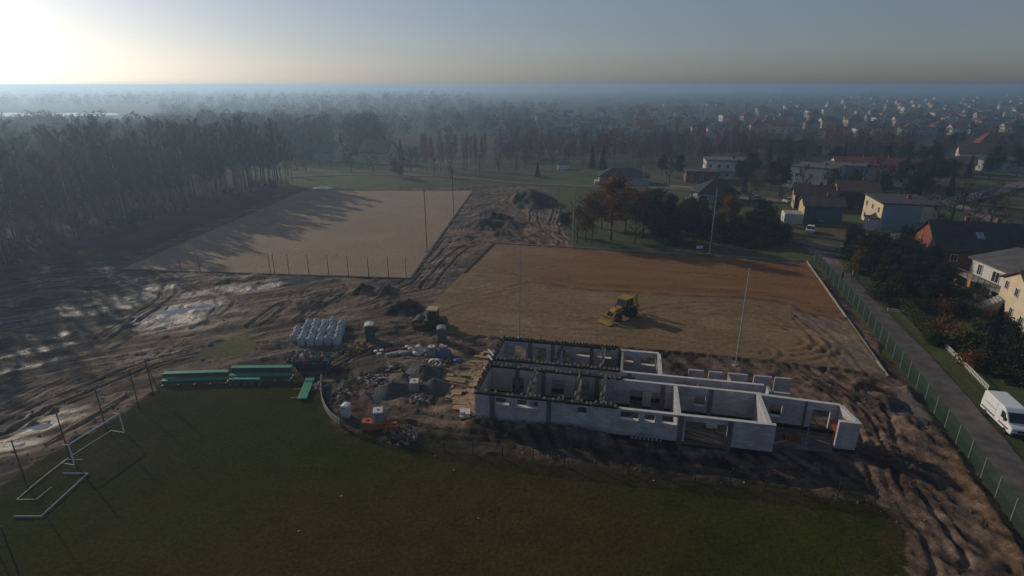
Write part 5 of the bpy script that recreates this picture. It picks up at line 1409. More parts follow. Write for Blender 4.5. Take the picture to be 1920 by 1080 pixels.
for j in range(6):
    for i in range(6):
        if (j == 0 and i == 0) or (j >= 4 and i == 0): continue
        u = .55 + i * 1.06 + R.uniform(-.07, .07); v = .5 + j * 1.1 + R.uniform(-.08, .08)
        x = bo.x + u * math.cos(bang) - v * math.sin(bang) - (.35 * j * .5); y = bo.y + u * math.sin(bang) + v * math.cos(bang)
        t = thing('bulk_bag', 'pale woven bulk bag in the tight block beside the track', 'bag', (x, y, gz(x, y) - .03), R.uniform(-.2, .2), 'bulk bags in the block', (.88, .88, R.uniform(.9, 1.15)))
        link('sack', bms[R.randrange(4)], t); [link('lifting_loop', lpm, t, (0, 0, 0), q * math.pi / 2) for q in range(4)]

# ------------------------------------------------------------------ containers and yard goods
blue_s = mat('blue_skip_paint', (.022, .035, .085), .6, .3, 1.0)
def rubble(name, label, cat, loc, n, r, hh, ms, smin=.1, smax=.4, rz=0, flat=1.0):
    """loose rubble too small to pick apart"""
    mb = MB()
    for i in range(n):
        a = R.uniform(0, 6.28); q = r * R.random() ** .6; s = R.uniform(smin, smax)
        M = Matrix.Rotation(R.uniform(0, 6.28), 4, Vector((R.random() - .5, R.random() - .5, R.random() - .5)).normalized())
        mb.box((q * math.cos(a), q * math.sin(a) * flat, max(.02, hh * (1 - q / r) * R.uniform(.6, 1.05))), (s, s * R.uniform(.3, 1.0), s * R.uniform(.2, .7)), m=M, mi=R.randrange(len(ms)))
    t = thing(name, label, cat, loc, rz); o = mb.build('rubble', ms, t); o['kind'] = 'stuff'; return t
junk = [mat('junk_pale', (.38, .36, .33), .8), mat('junk_tan', (.30, .22, .13), .8), mat('junk_brown', (.10, .07, .05), .9), mat('junk_green', (.06, .12, .05), .8), mat('junk_blue', (.05, .09, .2), .7), mat('junk_orange', (.30, .11, .04), .8)]
p = gp(588, 690)
t = thing('skip', 'dark blue steel skip heaped with rubbish beside the bulk bags', 'skip', p, math.radians(3))
mb = MB(); v = []
for z, x, y in ((0, 1.5, .8), (1.35, 2.0, 1.05)): v += [(-x, -y, z), (x, -y, z), (x, y, z), (-x, y, z)]
for z, x, y in ((1.35, 1.92, .97), (.12, 1.42, .72)): v += [(-x, -y, z), (x, -y, z), (x, y, z), (-x, y, z)]
f = [(3, 2, 1, 0)]
for q in range(3):
    for k in range(4): f.append((q * 4 + k, q * 4 + (k + 1) % 4, (q + 1) * 4 + (k + 1) % 4, (q + 1) * 4 + k))
f.append((12, 13, 14, 15)); mb.add(v, f); mb.build('tub', blue_s, t)
for s in (-1, 0, 1): part_box(t, 'rib', (s * 1.2 - .06, -1.02, .2), (s * 1.2 + .06, -.98, 1.3), blue_s)
for s in (-1, 1): part_box(t, 'lifting_lug', (s * 1.9 - .08, -.2, .9), (s * 1.9 + .1, .2, 1.1), steel)
rubble('rubbish_heap', 'mixed rubbish heaped in and over the blue skip', 'rubbish', (p[0], p[1] + .1, p[2] + 1.1), 240, 2.1, .75, junk, .1, .6, flat=.55)
p = gp(560, 668); rubble('rubbish_heap', 'pale loose rubbish spilling left of the blue skip', 'rubbish', p, 160, 1.7, .7, junk, .1, .5)
p = gp(655, 655); rubble('rubbish_heap', 'ochre heap of straw coloured scraps near the green toilet', 'rubbish', p, 150, 1.9, .4, [junk[1], junk[2], mat('straw', (.28, .19, .05), .9)], .08, .5)

def cabin(label, px, py, bm_, rm_, rz=0.0, h_=2.2):
    t = thing('portable_toilet', label, 'toilet', gp(px, py), rz)
    part_box(t, 'cabin', (-.55, -.55, .1), (.55, .55, h_ - .15), bm_, bevel=.04); part_box(t, 'base', (-.6, -.6, 0), (.6, .6, .096), grn_d)
    r = MB(); r.prism([(-.6, h_ - .146), (.6, h_ - .146), (.5, h_ - .02), (0, h_ + .1), (-.5, h_ - .02)], -.6, .6); r.build('roof', rm_, t)
    d_ = part_box(t, 'door', (-.4, -.585, .15), (.4, -.552, h_ - .25), bm_); part_box(t, 'handle', (.25, -.62, 1.0), (.31, -.587, 1.15), steel, d_)
    for k in range(3): part_box(t, 'vent_slot', (-.3, -.6, h_ - .45 + k * .07), (.3, -.587, h_ - .42 + k * .07), pole_d, d_)
    return t
cabin('green portable toilet with a pale roof behind the rubbish', 695, 637, mat('toilet_green', (.02, .10, .07), .5), mat('toilet_roof', (.5, .5, .47), .6), .2)
cabin('small white plastic cabin by the bend of the low fence', 650, 783, mat('toilet_white', (.55, .57, .6), .5), mat('toilet_roof_white', (.65, .65, .63), .6), -.2, 2.0).scale = (.68, .68, .68)
t = cabin('dark grey portable cabin standing alone by the pitch kerb', 829, 640, mat('cabin_grey', (.10, .105, .11), .6), mat('cabin_roof', (.2, .2, .2), .6), .1, 2.0)
cage = mat('tank_cage', (.20, .19, .20), .6, .1, 2); tankp = mat('tank_plastic', (.58, .57, .56), .5, .1, 1.2)
def ibc(label, loc, rz=0.0, w=1.0, d=1.2, hh=1.0):
    t = thing('tank_container', label, 'tank', loc, rz)
    part_box(t, 'pallet', (-w / 2 - .03, -d / 2 - .03, 0), (w / 2 + .03, d / 2 + .03, .14), timber)
    tk = part_box(t, 'tank', (-w / 2 + .05, -d / 2 + .05, .145), (w / 2 - .05, d / 2 - .05, hh + .1), tankp, bevel=.06)
    l = MB(); l.lathe([(.1, hh + .1), (.1, hh + .16)], 10); l.build('filler_cap', pole_d, tk)
    cg = MB()
    for k in range(7):
        x = -w / 2 + w * k / 6
        for y in (-d / 2, d / 2): cg.bbox((x - .02, y - .02, .14), (x + .02, y + .02, hh + .12))
    for k in range(7):
        y = -d / 2 + d * k / 6
        for x in (-w / 2, w / 2): cg.bbox((x - .019, y - .019, .141), (x + .019, y + .019, hh + .119))
    for k in range(5):
        z = .2 + (hh - .1) * k / 4
        for y in (-d / 2 - .025, d / 2 + .025): cg.bbox((-w / 2, y - .018, z - .018), (w / 2, y + .018, z + .018))
        for x in (-w / 2 - .025, w / 2 + .025): cg.bbox((x - .018, -d / 2, z - .017), (x + .018, d / 2, z + .017))
    cg.build('cage', cage, t); return t
ibc('white caged water tank amid the cement heaps', gp(778, 731), .05)
ibc('white caged water tank standing on the orange bricks', (gp(712, 803)[0], gp(712, 803)[1], gp(712, 803)[2] + .8), .15)
ibc('pale caged tank in front of the blue wrapped roll', gp(810, 668), 0, .9, .9, 1.1)
def brick_pallet(label, px, py, rz, m, n=(3, 3, 3), bs=(.42, .3, .22), top=None):
    t = thing('pallet', label, 'pallet', gp(px, py), rz)
    for k in range(5): part_box(t, 'slat', (-n[0] * bs[0] / 2 - .05, -.5 + k * .22, .10), (n[0] * bs[0] / 2 + .05, -.38 + k * .22, .13), timber)
    for s in (-1, 0, 1): part_box(t, 'bearer', (s * n[0] * bs[0] * .45 - .05, -.5, 0), (s * n[0] * bs[0] * .45 + .05, .5, .097), timber)
    mb = MB(); mb.box((0, 0, 0), (bs[0] - .02, bs[1] - .02, bs[2] - .015)); me = mb.mesh('block', m)
    for k in range(n[2]):
        for i in range(n[0]):
            for j in range(n[1]):
                if k == n[2] - 1 and R.random() < .25: continue
                link('block', me, t, ((i - (n[0] - 1) / 2) * bs[0], (j - (n[1] - 1) / 2) * bs[1], .135 + bs[2] / 2 + k * bs[2]), R.uniform(-.03, .03))
    return t
orange_b = mat('orange_brick', (.42, .13, .04), .9, .2, 2, objrand=.15)
brick_pallet('pallet of orange bricks under the caged tank', 712, 803, .12, orange_b, (4, 3, 3))
brick_pallet('pallet of orange bricks left of the caged tank', 693, 803, .1, orange_b, (3, 3, 3))
brick_pallet('broken pallet of orange bricks right of the caged tank', 733, 807, .2, orange_b, (3, 3, 2))
brick_pallet('pallet of white blocks at the near corner of the yard', 872, 781, .1, mat('white_block', (.6, .58, .55), .9, .1, 2), (2, 3, 2), (.5, .34, .25))
brick_pallet('low pallet of tan blocks before the front wall', 897, 779, .1, mat('tan_block', (.34, .27, .2), .9, .15, 2), (3, 3, 1), (.4, .3, .2))
brick_pallet('pallet of pinkish blocks among the cement sacks', 832, 664, 0, mat('pink_block', (.42, .30, .27), .9, .15, 2), (2, 2, 4), (.45, .4, .22))
wb = mat('white_block', (.6, .58, .55))
for (u, v, rz, n, bs, m, lb) in ((2.6, 3.6, .2, (2, 3, 2), (.5, .34, .25), wb, 'pallet of white blocks inside the west front room'), (7.4, 2.2, .5, (2, 2, 3), (.5, .4, .25), wb, 'tall pallet of white blocks inside the second front room'), (15.2, 2.4, -.3, (3, 3, 1), (.42, .3, .2), redbrk, 'low pallet of red bricks inside the wide front room'), (21.6, 3.4, .1, (2, 3, 2), (.5, .34, .25), wb, 'pallet of white blocks behind the wide doorway'),
                            (4.2, 9.6, .3, (2, 3, 2), (.5, .34, .25), wb, 'pallet of white blocks inside the west back room'), (9.2, 9.0, -.2, (2, 2, 2), (.5, .4, .25), wb, 'small pallet of white blocks inside the middle back room'), (20.6, 8.8, .2, (3, 3, 2), (.42, .3, .2), redbrk, 'pallet of red bricks before the low back piers'), (27.6, 8.6, .6, (3, 2, 2), (.5, .34, .25), wb, 'pallet of white blocks beside the last low pier')):
    t = brick_pallet(lb, 900, 700, BANG + rz, m, n, bs); t.location = clubp(u, v, .045)
for i, (u, v, a_) in enumerate([(3.4, 1.6, .3), (7.9, 3.8, -.5), (14.6, 3.9, .9), (16.4, 1.4, .1), (20.4, 3.2, .5), (23.3, 2.2, -.3), (2.2, 9.0, .4), (8.6, 10.6, .1), (14.8, 9.4, .7), (30.2, 3.6, -.2), (27.6, 2.2, .5)]):
    mb = MB(); mb.box((0, 0, 0), (2.2 + .3 * (i % 3), .16, .06)); o = mb.build('timber_plank', timber, None, clubp(u, v, .09), BANG + a_); tag(o, 'loose plank on the floor inside a roofless room', 'plank', 'planks on the room floors')
# sacks, rolls, heaps and rings of the yard
sackm = [mat('sack_white', (.58, .57, .54), .7, .2, 2, bump=.4, bscale=5), mat('sack_red', (.36, .10, .07), .7, .2, 2), mat('sack_grey', (.24, .25, .27), .8, .2, 2, bump=.4, bscale=5), mat('sack_blue', (.07, .12, .30), .6, .25, 1.5, bump=.5, bscale=4)]
def sack(label, px, py, s, m, rz=0.0, group=None, dz=0.0):
    mb = MB(); n = 12
    prof = [(.15, 0), (.5, .05), (.56, .22), (.46, .42), (.2, .5)]
    for i, (r, z) in enumerate(prof):
        for k in range(n):
            a = 2 * math.pi * k / n; q = r * (1 + .12 * math.sin(3 * a + i + px) + .05 * math.sin(5 * a))
            mb.v.append((q * math.cos(a) * s[0], q * math.sin(a) * s[1], z * s[2] * 2 - .02))
    for i in range(len(prof) - 1):
        for k in range(n): mb.f.append((i * n + k, i * n + (k + 1) % n, (i + 1) * n + (k + 1) % n, (i + 1) * n + k)); mb.mi.append(0)
    mb.f.append(tuple(range(n))[::-1]); mb.mi.append(0); mb.f.append(tuple((len(prof) - 1) * n + k for k in range(n))); mb.mi.append(0)
    p = gp(px, py); o = mb.build('sack', m, None, (p[0], p[1], p[2] + dz), rz, smooth=True)
    return tag(o, label, 'sack', group)
for (px, py) in ((705, 659), (712, 664), (716, 657), (770, 655), (778, 658), (795, 660), (800, 668), (764, 652)): sack('small white cement sack in the row beyond the sand heap', px, py, (.6, .5, .25), sackm[0], R.uniform(0, 3), 'white cement sacks')
for (px, py) in ((730, 656), (742, 654), (752, 655)): sack('red and white sack in the cement row', px, py, (.9, .55, .3), sackm[1], .3, 'red sacks')
for (px, py) in ((748, 664), (760, 666), (736, 667)): sack('grey tarpaulin bundle below the red sacks', px, py, (1.5, .8, .35), sackm[2], .2, 'grey bundles')
sack('big blue wrapped bundle at the end of the sack row', 832, 668, (1.7, 1.5, .75), sackm[3]); sack('blue sack beside the caged tank', 770, 716, (.7, .6, .45), sackm[3]); sack('blue covered bundle by the yard boards', 858, 678, (1.0, .8, .4), sackm[3])
sack('ochre sack leaning on the caged tank', 790, 722, (.7, .6, .4), mat('sack_ochre', (.36, .28, .07), .8)); sack('round white drum bag between the sack rows', 783, 666, (1.2, .9, .5), sackm[0])
def ringpipe(label, px, py, rz, m=concrete, r=.5, w=.45):
    p = gp(px, py); t = thing('concrete_ring', label, 'pipe ring', (p[0], p[1], p[2] + r), rz)
    mb = MB(); n = 20; prof = [(r, -w / 2), (r, w / 2), (r * .72, w / 2), (r * .72, -w / 2)]
    for rr, y in prof:
        for k in range(n): mb.v.append((rr * math.cos(6.2832 * k / n), y, rr * math.sin(6.2832 * k / n)))
    for i in range(4):
        for k in range(n): mb.f.append((i * n + k, i * n + (k + 1) % n, ((i + 1) % 4) * n + (k + 1) % n, ((i + 1) % 4) * n + k)); mb.mi.append(0)
    mb.build('ring', m, t, smooth=False)
    return t
pr_ = mat('pale_ring', (.48, .47, .45), .8)
ringpipe('left one of a pair of pale concrete rings by the sand heap', 812, 690, .2, pr_); ringpipe('right one of a pair of pale concrete rings by the sand heap', 820, 690, .2, pr_); ringpipe('tipped white pipe ring among the cement sacks', 785, 664, -.4, mat('white_ring', (.6, .6, .58), .7), .55, .6)
def heap(label, px, py, r, hh, m, name='sand_heap', cat='heap', sy=.8, seed=0):
    p = gp(px, py); rs = np.random.RandomState(seed + int(px))
    mb = MB(); n = 26; rings = 9
    for i in range(rings):
        t_ = i / (rings - 1)
        for k in range(n):
            a = 2 * math.pi * k / n
            q = r * (1 - t_) * (1 + .16 * math.sin(2 * a + px) + .08 * math.sin(5 * a + py))
            mb.v.append((q * math.cos(a), q * math.sin(a) * sy, hh * t_ ** .9 * (1 + .10 * rs.randn() * (0 < t_ < 1)) - .12))
    for i in range(rings - 1):
        for k in range(n): mb.f.append((i * n + k, i * n + (k + 1) % n, (i + 1) * n + (k + 1) % n, (i + 1) * n + k)); mb.mi.append(0)
    o = mb.build(name, m, None, p, smooth=True); return tag(o, label, cat)
gravel_h = mat('grey_gravel', (.085, .085, .088), .95, .35, 4, bump=.7, bscale=12); sand_h = mat('damp_sand', (.15, .125, .10), .95, .3, 2.5, bump=.6, bscale=9)
heap('low white heap of sacks and chalk at the far corner of the sand pitch', 605, 353, 3.2, .8, sackm[0], name='chalk_heap')
heap('large grey gravel heap in front of the concrete rings', 796, 706, 2.8, 1.5, gravel_h); heap('smaller grey gravel heap left of the caged tank', 735, 733, 2.6, 1.1, gravel_h); heap('long spoil heap between the two gravel heaps', 758, 712, 2.4, .9, sand_h, sy=.6); heap('low sandy heap beside the red sacks', 770, 684, 2.6, .5, sand_h); heap('grey gravel heap behind the caged tank', 815, 728, 2.0, 1.0, gravel_h)
for (px, py, n, r, hh, lb) in ((742, 690, 120, 1.3, .35, 'orange and pale rubble in front of the red sacks'), (790, 750, 90, 1.1, .5, 'pale scrap heap below the caged tank'), (640, 735, 110, 1.3, .3, 'pale board scraps beside the curved fence strip'), (600, 725, 80, .9, .3, 'pale scrap at the end of the low green bench'), (690, 720, 140, 2.4, .3, 'scattered grey stones in the dark mud'), (820, 678, 120, 1.8, .3, 'pale packaging scraps around the concrete rings'), (755, 820, 90, 1.4, .25, 'pinkish brick rubble by the low fence')):
    rubble('rubble_heap', lb, 'rubble', gp(px, py), n, r, hh, junk[:3] + [junk[5]] if 'orange' in lb or 'pink' in lb else junk[:3], .08, .4)
# curved pale strip of the old fence
cl = smooth_line([g(604, 716), g(603, 745), g(610, 768), g(624, 788), g(642, 802)], 4)
t = thing('fence_strip', 'bent pale fence strip curling round the corner of the grass', 'fence', (cl[0][0], cl[0][1], 0))
for i in range(len(cl) - 1):
    a = Vector(cl[i]); b = Vector(cl[i + 1]); an = math.atan2((b - a).y, (b - a).x)
    mb = MB(); mb.bbox((-.01, -.04, .05), ((b - a).length + .01, .04, .75 - .02 * (i % 3))); mb.build('board', mat('weathered_board', (.27, .25, .21), .9, .3, 1.5, objrand=.2), t, (a.x - cl[0][0], a.y - cl[0][1], gz(a.x, a.y)), an)
for (px, py) in ((897, 972), (815, 856), (851, 882), (560, 996), (1048, 856), (1395, 905), (180, 802), (640, 930), (1225, 902)):
    p = gp(px, py, .02); mb = MB(); mb.add([(-.12, -.06, 0), (.1, -.09, .01), (.13, .05, .06), (-.02, .11, .09), (-.14, .04, .02)], [(0, 1, 2, 3, 4)]); mb.add([(-.1, -.05, .02), (.08, -.07, .05), (.0, .08, .11)], [(0, 1, 2)])
    lt = mb.build('litter', white_f, None, p, R.uniform(0, 6)); lt.scale = (.6, .6, .6)
    tag(lt, 'white scrap of litter lying on the grass', 'litter', 'litter on the grass')
# loose stones and clods strewn over the site: too many to count
mb = MB(); cnt = 0
cm = [mat('clod_brown', (.10, .075, .055), .95), mat('clod_dark', (.04, .034, .03), .95), mat('clod_pale', (.24, .21, .18), .9)]
vv = []; ff = []; mi = []
for i in range(5200):
    px = R.uniform(0, 1850); py = R.uniform(520, 1000)
    x, y = g(px, py)
    ii = int(np.clip(np.searchsorted(ys, y), 1, ny - 1)); jj = int(np.clip(np.searchsorted(xs, x), 1, nx - 1))
    if cls[ii, jj] != 1 or wet[ii, jj] > .5 or trk[ii, jj] > .6 or bld[ii, jj]: continue
    s = .05 + .16 * R.random() ** 3
    o_ = len(vv); z = gz(x, y)
    for k in range(5):
        a = 1.2566 * k + R.random() * .6; vv.append((x + s * math.cos(a), y + s * math.sin(a), z - .03))
    vv.append((x + R.uniform(-.3, .3) * s, y + R.uniform(-.3, .3) * s, z + s * R.uniform(.5, 1.0)))
    for k in range(5): ff.append((o_ + k, o_ + (k + 1) % 5, o_ + 5)); mi.append(R.choice((0, 0, 1, 1, 2)))
mb.v = vv; mb.f = ff; mb.mi = mi
o = mb.build('clods', cm); o['kind'] = 'stuff'; o['label'] = 'loose clods and stones strewn over the churned site'; o['category'] = 'stones'

# ------------------------------------------------------------------ machines and vehicles
yel = mat('machine_yellow', (.42, .26, .03), .6, .2, 1.3, spec=.3, col2=(.23, .15, .05)); blk = mat('rubber', (.018, .018, .019), .9, .2, 2); dgl = mat('cab_glass', (.02, .035, .03), .1, .1, 1, spec=.5); dst = mat('dark_steel', (.05, .048, .045), .6, .25, 1.5)
def wheel(t, x, y, r, w, rim=None):
    mb = MB(); mb.lathe([(r * .62, -w / 2), (r * .92, -w / 2), (r, -w * .32), (r, w * .32), (r * .92, w / 2), (r * .62, w / 2)], 22, axis='y')
    wh = mb.build('wheel', blk, t, (x, y, r)); 
    mb = MB(); mb.lathe([(r * .6, -w * .38), (r * .3, -w * .42), (r * .3, w * .42), (r * .6, w * .38)], 16, axis='y'); mb.build('rim', rim or yel, wh); return wh
def prof(t, name, pts, y0, y1, m, bevel=.03, parent=None):
    mb = MB(); mb.prism(pts, y0, y1); return mb.build(name, m, parent or t, bevel=bevel)
# backhoe loader, front bucket towards -x
a = Vector(g(1140, 603)); b = Vector(g(1192, 592)); m_ = (a + b) / 2; ang = math.atan2((b - a).y, (b - a).x) + math.radians(14)
bh = thing('backhoe_loader', 'yellow backhoe loader parked on the graded sand pitch', 'digger', (m_.x, m_.y, gz(m_.x, m_.y) + .03), ang)
prof(bh, 'chassis', [(-2.2, .55), (2.1, .55), (2.1, 1.0), (-2.2, 1.0)], -.45, .45, dst)
prof(bh, 'bonnet', [(-2.2, 1.0), (-.5, 1.0), (-.5, 1.75), (-1.9, 1.6), (-2.2, 1.4)], -.45, .45, yel, .06)
cabp = prof(bh, 'cab', [(-.5, 1.0), (1.25, 1.0), (1.35, 1.5), (1.15, 2.62), (-.25, 2.62), (-.5, 1.8)], -.72, .72, dgl, .04)
part_box(bh, 'cab_roof', (-.45, -.82, 2.63), (1.4, .82, 2.8), yel, bevel=.06)
for x in (-.42, .3, 1.22):
    for s in (-1, 1): mb = MB(); mb.bar((x, s * .735, 1.0), (x + (.15 if x < 0 else 0), s * .735, 2.63), .07); mb.build('cab_pillar', yel, bh)
for s in (-1, 1):
    wheel(bh, 1.05, s * .88, .78, .48); wheel(bh, -1.75, s * .85, .52, .36)
    mb = MB(); mb.bar((-.2, s * .62, 1.45), (-2.2, s * .62, 1.25), .12, .2); mb.bar((-2.2, s * .62, 1.28), (-3.1, s * .62, .45), .12, .2); mb.build('loader_arm', yel, bh)
    part_box(bh, 'mudguard', (.45, s * .88 - .28, 1.56), (1.7, s * .88 + .28, 1.64), yel)
    part_box(bh, 'stabiliser', (2.1, s * .85 - .1, .1), (2.28, s * .85 + .1, 1.15), yel)
prof(bh, 'bucket', [(-3.0, .05), (-3.9, .02), (-3.95, .08), (-3.2, .2), (-3.15, .75), (-3.35, 1.05), (-3.2, 1.08), (-2.98, .8)], -1.1, 1.1, yel, .02)
mb = MB(); mb.bar((2.15, 0, 1.0), (2.75, 0, 2.75), .22, .3); mb.build('boom', yel, bh)
mb = MB(); mb.bar((2.75, 0, 2.8), (3.05, 0, 1.05), .18, .26); mb.build('dipper_arm', yel, bh)
prof(bh, 'rear_bucket', [(2.8, 1.15), (3.2, 1.1), (3.3, .7), (3.0, .45), (2.65, .5), (2.85, .75)], -.3, .3, dst, .02)
mb = MB(); mb.bar((2.3, .0, 1.9), (2.95, 0, 2.5), .1); mb.build('ram', steel, bh)
mb = MB(); mb.tube([(-1.3, .2, 1.6), (-1.3, .2, 2.3)], .05, 8); mb.build('exhaust', dst, bh)
# roller
p = gp(810, 613)
rl = thing('road_roller', 'dark road roller with a yellow canopy at the corner of the graded pitch', 'roller', p, math.radians(-8))
prof(rl, 'chassis', [(-1.0, .5), (1.9, .5), (1.95, 1.1), (.9, 1.55), (-.2, 1.2), (-1.0, 1.1)], -.6, .6, mat('roller_green', (.06, .07, .03), .6, .2), .06)
mb = MB(); mb.lathe([(.3, -1.0), (.68, -1.0), (.7, -.95), (.7, .95), (.68, 1.0), (.3, 1.0)], 26, axis='y'); mb.build('drum', dst, rl, (-1.75, 0, .7))
for s in (-1, 1): part_box(rl, 'drum_yoke', (-2.1, s * 1.08 - .05, .6), (-.7, s * 1.08 + .05, .95), yel)
part_box(rl, 'yoke_beam', (-1.0, -1.02, .7), (-.72, 1.02, .98), yel)
for s in (-1, 1): wheel(rl, 1.25, s * .8, .68, .45, yel)
part_box(rl, 'cab', (-.35, -.6, 1.25), (.8, .6, 2.3), dgl, bevel=.03); part_box(rl, 'canopy', (-.5, -.75, 2.62), (.95, .75, 2.74), mat('canopy_cream', (.45, .36, .16), .5), bevel=.04)
for x in (-.38, .84):
    for s in (-1, 1): part_box(rl, 'canopy_post', (x - .035, s * .64 - .035, 1.2), (x + .035, s * .64 + .035, 2.615), dst)
# panel van
vanw = mat('van_white', (.72, .73, .74), .35, .05, 1.0, spec=.5); blkp = mat('black_plastic', (.025, .025, .027), .6)
a = Vector(g(1858, 770)); b = Vector(g(1890, 806)); d_ = (b - a); ang = math.atan2(d_.y, d_.x)
vm = Vector(g(1882, 796))
van = thing('delivery_van', 'white high roofed panel van parked on the verge beside the lane', 'van', (vm.x, vm.y, gz(vm.x, vm.y) + .02), math.radians(-103), None, .9)
part_box(van, 'side_door', (-.1, -1.0, .5), (1.15 - .5, -.975, 2.2), vanw); part_box(van, 'door_seam', (-.14, -.995, .5), (-.11, -.978, 2.3), blkp); part_box(van, 'door_rail', (-2.3, -.995, 1.5), (-.2, -.978, 1.54), blkp)
prof(van, 'body', [(-2.85, .42), (2.75, .42), (2.85, .75), (2.8, 1.12), (2.05, 1.35), (1.35, 2.25), (.9, 2.52), (-2.55, 2.56), (-2.78, 2.4), (-2.86, 1.0)], -.98, .98, vanw, .10)
prof(van, 'windscreen', [(2.03, 1.40), (1.40, 2.20), (1.43, 2.22), (2.06, 1.42)], -.82, .82, dgl, 0)
for s in (-1, 1):
    mb = MB(); q = [(1.85, 1.38), (1.3, 2.1), (.75, 2.1), (.75, 1.38)]; mb.prism(q, s * .965, s * .99); mb.build('side_window', dgl, van)
    part_box(van, 'headlight', (2.62, s * .72 - .2, .85), (2.86, s * .72 + .2, 1.05), mat('lamp_glass', (.5, .5, .52), .2, spec=.5), bevel=.03)
    part_box(van, 'mirror', (1.55, s * 1.1 - .1, 1.35), (1.7, s * 1.1 + .1, 1.7), blkp, bevel=.02)
    part_box(van, 'rubbing_strip', (-2.6, s * .985 - .012, .72), (2.3, s * .985 + .012, .86), blkp)
    part_box(van, 'tail_light', (-2.9, s * .88 - .07, .9), (-2.84, s * .88 + .07, 1.5), mat('tail_red', (.3, .02, .02), .3))
    for x in (1.8, -1.7): wheel(van, x, s * .86, .35, .24, steel)
part_box(van, 'bumper', (2.72, -.9, .35), (2.95, .9, .66), blkp, bevel=.04); part_box(van, 'grille', (2.80, -.45, .78), (2.88, .45, .98), blkp); part_box(van, 'rear_door_seam', (-2.875, -.01, .6), (-2.86, .01, 2.3), blkp)
def car(label, px, py, rz, m, group=None):
    t = thing('car', label, 'car', gp(px, py, .17), rz)
    prof(t, 'body', [(-2.0, .3), (2.0, .3), (2.05, .62), (1.9, .82), (1.0, .92), (-1.7, .95), (-2.05, .8), (-2.08, .5)], -.84, .84, m, .07)
    prof(t, 'cabin', [(1.0, .93), (.35, 1.42), (-1.2, 1.44), (-1.85, .95)], -.74, .74, dgl, .06); prof(t, 'roof', [(.3, 1.425), (-1.15, 1.447), (-1.1, 1.48), (.22, 1.46)], -.68, .68, m, .02)
    for s in (-1, 1):
        part_box(t, 'headlight', (1.88, s * .6 - .16, .6), (2.05, s * .6 + .16, .74), mat('lamp_glass', (.5, .5, .52), .2), bevel=.02)
        for x in (1.25, -1.25): wheel(t, x, s * .76, .32, .2, steel)
    return t
car('dark blue car with bright headlights driving down the grey street', 1842, 367, math.radians(200), mat('car_blue', (.05, .07, .12), .3, spec=.5))
car('white car parked in front of the white terrace', 1519, 436, math.radians(60), vanw)
car('silver car parked on the dusty road before the black hipped bungalow', 1420, 377, math.radians(10), mat('car_silver', (.35, .35, .36), .3, metal=.4))
car('white car standing at the meadow edge behind the grass', 1482, 381, math.radians(20), vanw)
t = thing('site_board', 'small white board on legs at the shaded far edge of the graded pitch', 'board', gp(1311, 471), .1)
part_box(t, 'panel', (-.6, -.03, .5), (.6, .03, 1.0), vanw)
for s in (-.5, .5): part_box(t, 'leg', (s - .03, .032, -.2), (s + .03, .07, .9), dst)

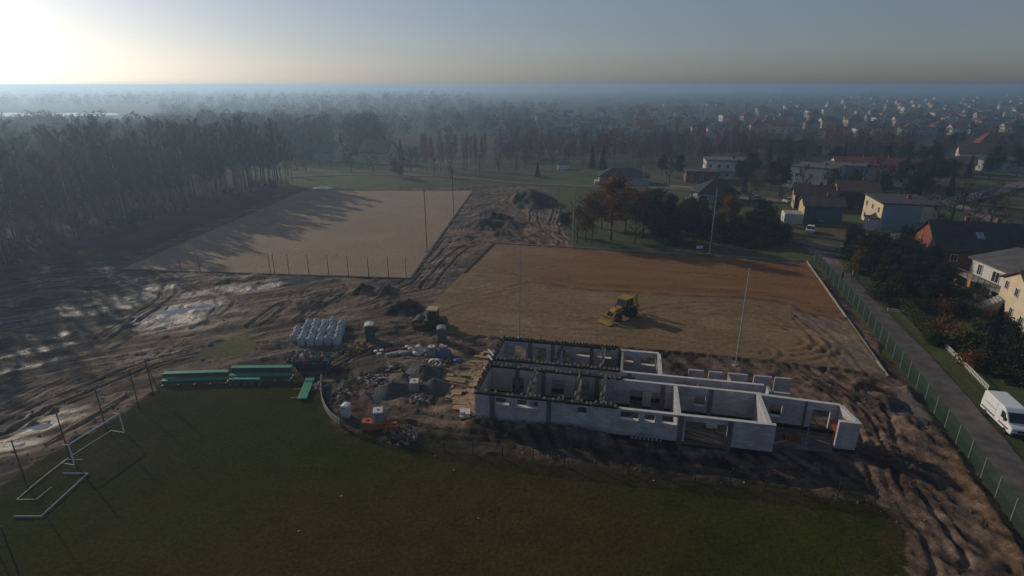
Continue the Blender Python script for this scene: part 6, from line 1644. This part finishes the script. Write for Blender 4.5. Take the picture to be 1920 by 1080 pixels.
# ------------------------------------------------------------------ people
skin_m = mat('skin', (.42, .26, .19), .6, .1, 4); trous = mat('dark_trousers', (.03, .035, .05), .9); hair = mat('dark_hair', (.03, .02, .015), .8)
def person(label, loc, rz, jacket, pose='stand'):
    J = [((0, 0, .95), .15), ((0, 0, 1.12), .14), ((0, 0, 1.32), .17), ((0, 0, 1.47), .10), ((0, .01, 1.56), .062), ((0, -.01, 1.66), .10), ((0, 0, 1.75), .085)]
    E_ = [(i, i + 1) for i in range(6)]
    st_ = .16 if pose == 'walk' else .03
    def chain(st0, pts):
        p = st0
        for q in pts: J.append(q); E_.append((p, len(J) - 1)); p = len(J) - 1
    for s in (-1, 1):
        chain(0, [((s * .10, 0, .86), .10), ((s * .11, -s * st_ * .6, .48), .068), ((s * .11, s * st_ * .7, .10), .045), ((s * .11, s * st_ * .7 - .14, .04), .035)])
        chain(3, [((s * .20, 0, 1.42), .065), ((s * .26, .02 + s * st_, 1.14), .048), ((s * .27, -.10 + s * st_, .90), .036), ((s * .27, -.13 + s * st_, .82), .032)])
    me = bpy.data.meshes.new('body'); me.from_pydata([j[0] for j in J], E_, []); 
    o = bpy.data.objects.new('body', me); COL.objects.link(o)
    md = o.modifiers.new('skin', 'SKIN'); sv = me.skin_vertices[0].data
    for i, j in enumerate(J): sv[i].radius = (j[1], j[1] * (.8 if i in (1, 2) else 1))
    sv[0].use_root = True
    sb_ = o.modifiers.new('sub', 'SUBSURF'); sb_.levels = 1; sb_.render_levels = 1
    dg = bpy.context.evaluated_depsgraph_get(); ev = bpy.data.meshes.new_from_object(o.evaluated_get(dg))
    bpy.data.objects.remove(o)
    for m in (trous, jacket, skin_m): ev.materials.append(m)
    for p in ev.polygons:
        c = p.center; p.use_smooth = True
        p.material_index = 0 if c.z < .98 and abs(c.x) < .22 else 2 if c.z > 1.52 or (c.z < .9) else 1
    t = thing('person', label, 'person', loc, rz); link('body', ev, t)
    hm = MB(); hm.lathe([(.095, 1.70), (.108, 1.76), (.085, 1.83), (.03, 1.86)], 12); hm.build('hair', hair, t, (0, .015, 0), smooth=True)
    return t
person('worker in a bright red jacket standing by the low back piers', (clubp(23.4, 9.6)[0], clubp(23.4, 9.6)[1], .06), 2.6, mat('red_jacket', (.55, .05, .02), .7))
p = gp(1578, 526); person('walker in dark clothes on the lane beside the green fence', (p[0], p[1], .02), .4, mat('dark_coat', (.03, .03, .04), .8), 'walk')
p = gp(1597, 525); person('walker in a pale coat at the lane bend near the yellow tree', (p[0], p[1], .02), .4, mat('pale_coat', (.35, .34, .33), .8), 'walk')

# ------------------------------------------------------------------ haze
hz = bpy.data.materials.new('haze'); hz.use_nodes = True
nt = hz.node_tree
for n in list(nt.nodes):
    if n.type != 'OUTPUT_MATERIAL': nt.nodes.remove(n)
pv = nt.nodes.new('ShaderNodeVolumePrincipled')
pv.inputs['Color'].default_value = (.54, .76, 1.0, 1)
pv.inputs['Density'].default_value = 0.00078
pv.inputs['Anisotropy'].default_value = 0.56
pv.inputs['Density Attribute'].default_value = ''
nt.links.new(pv.outputs[0], [n for n in nt.nodes if n.type == 'OUTPUT_MATERIAL'][0].inputs['Volume'])
mb = MB(); mb.bbox((-8100, -900, -2.0), (8100, 8100, 32.6))
o = mb.build('haze', hz); o['kind'] = 'stuff'; o.display_type = 'WIRE'
o['label'] = 'pale autumn haze lying over the whole country'; o['category'] = 'haze'
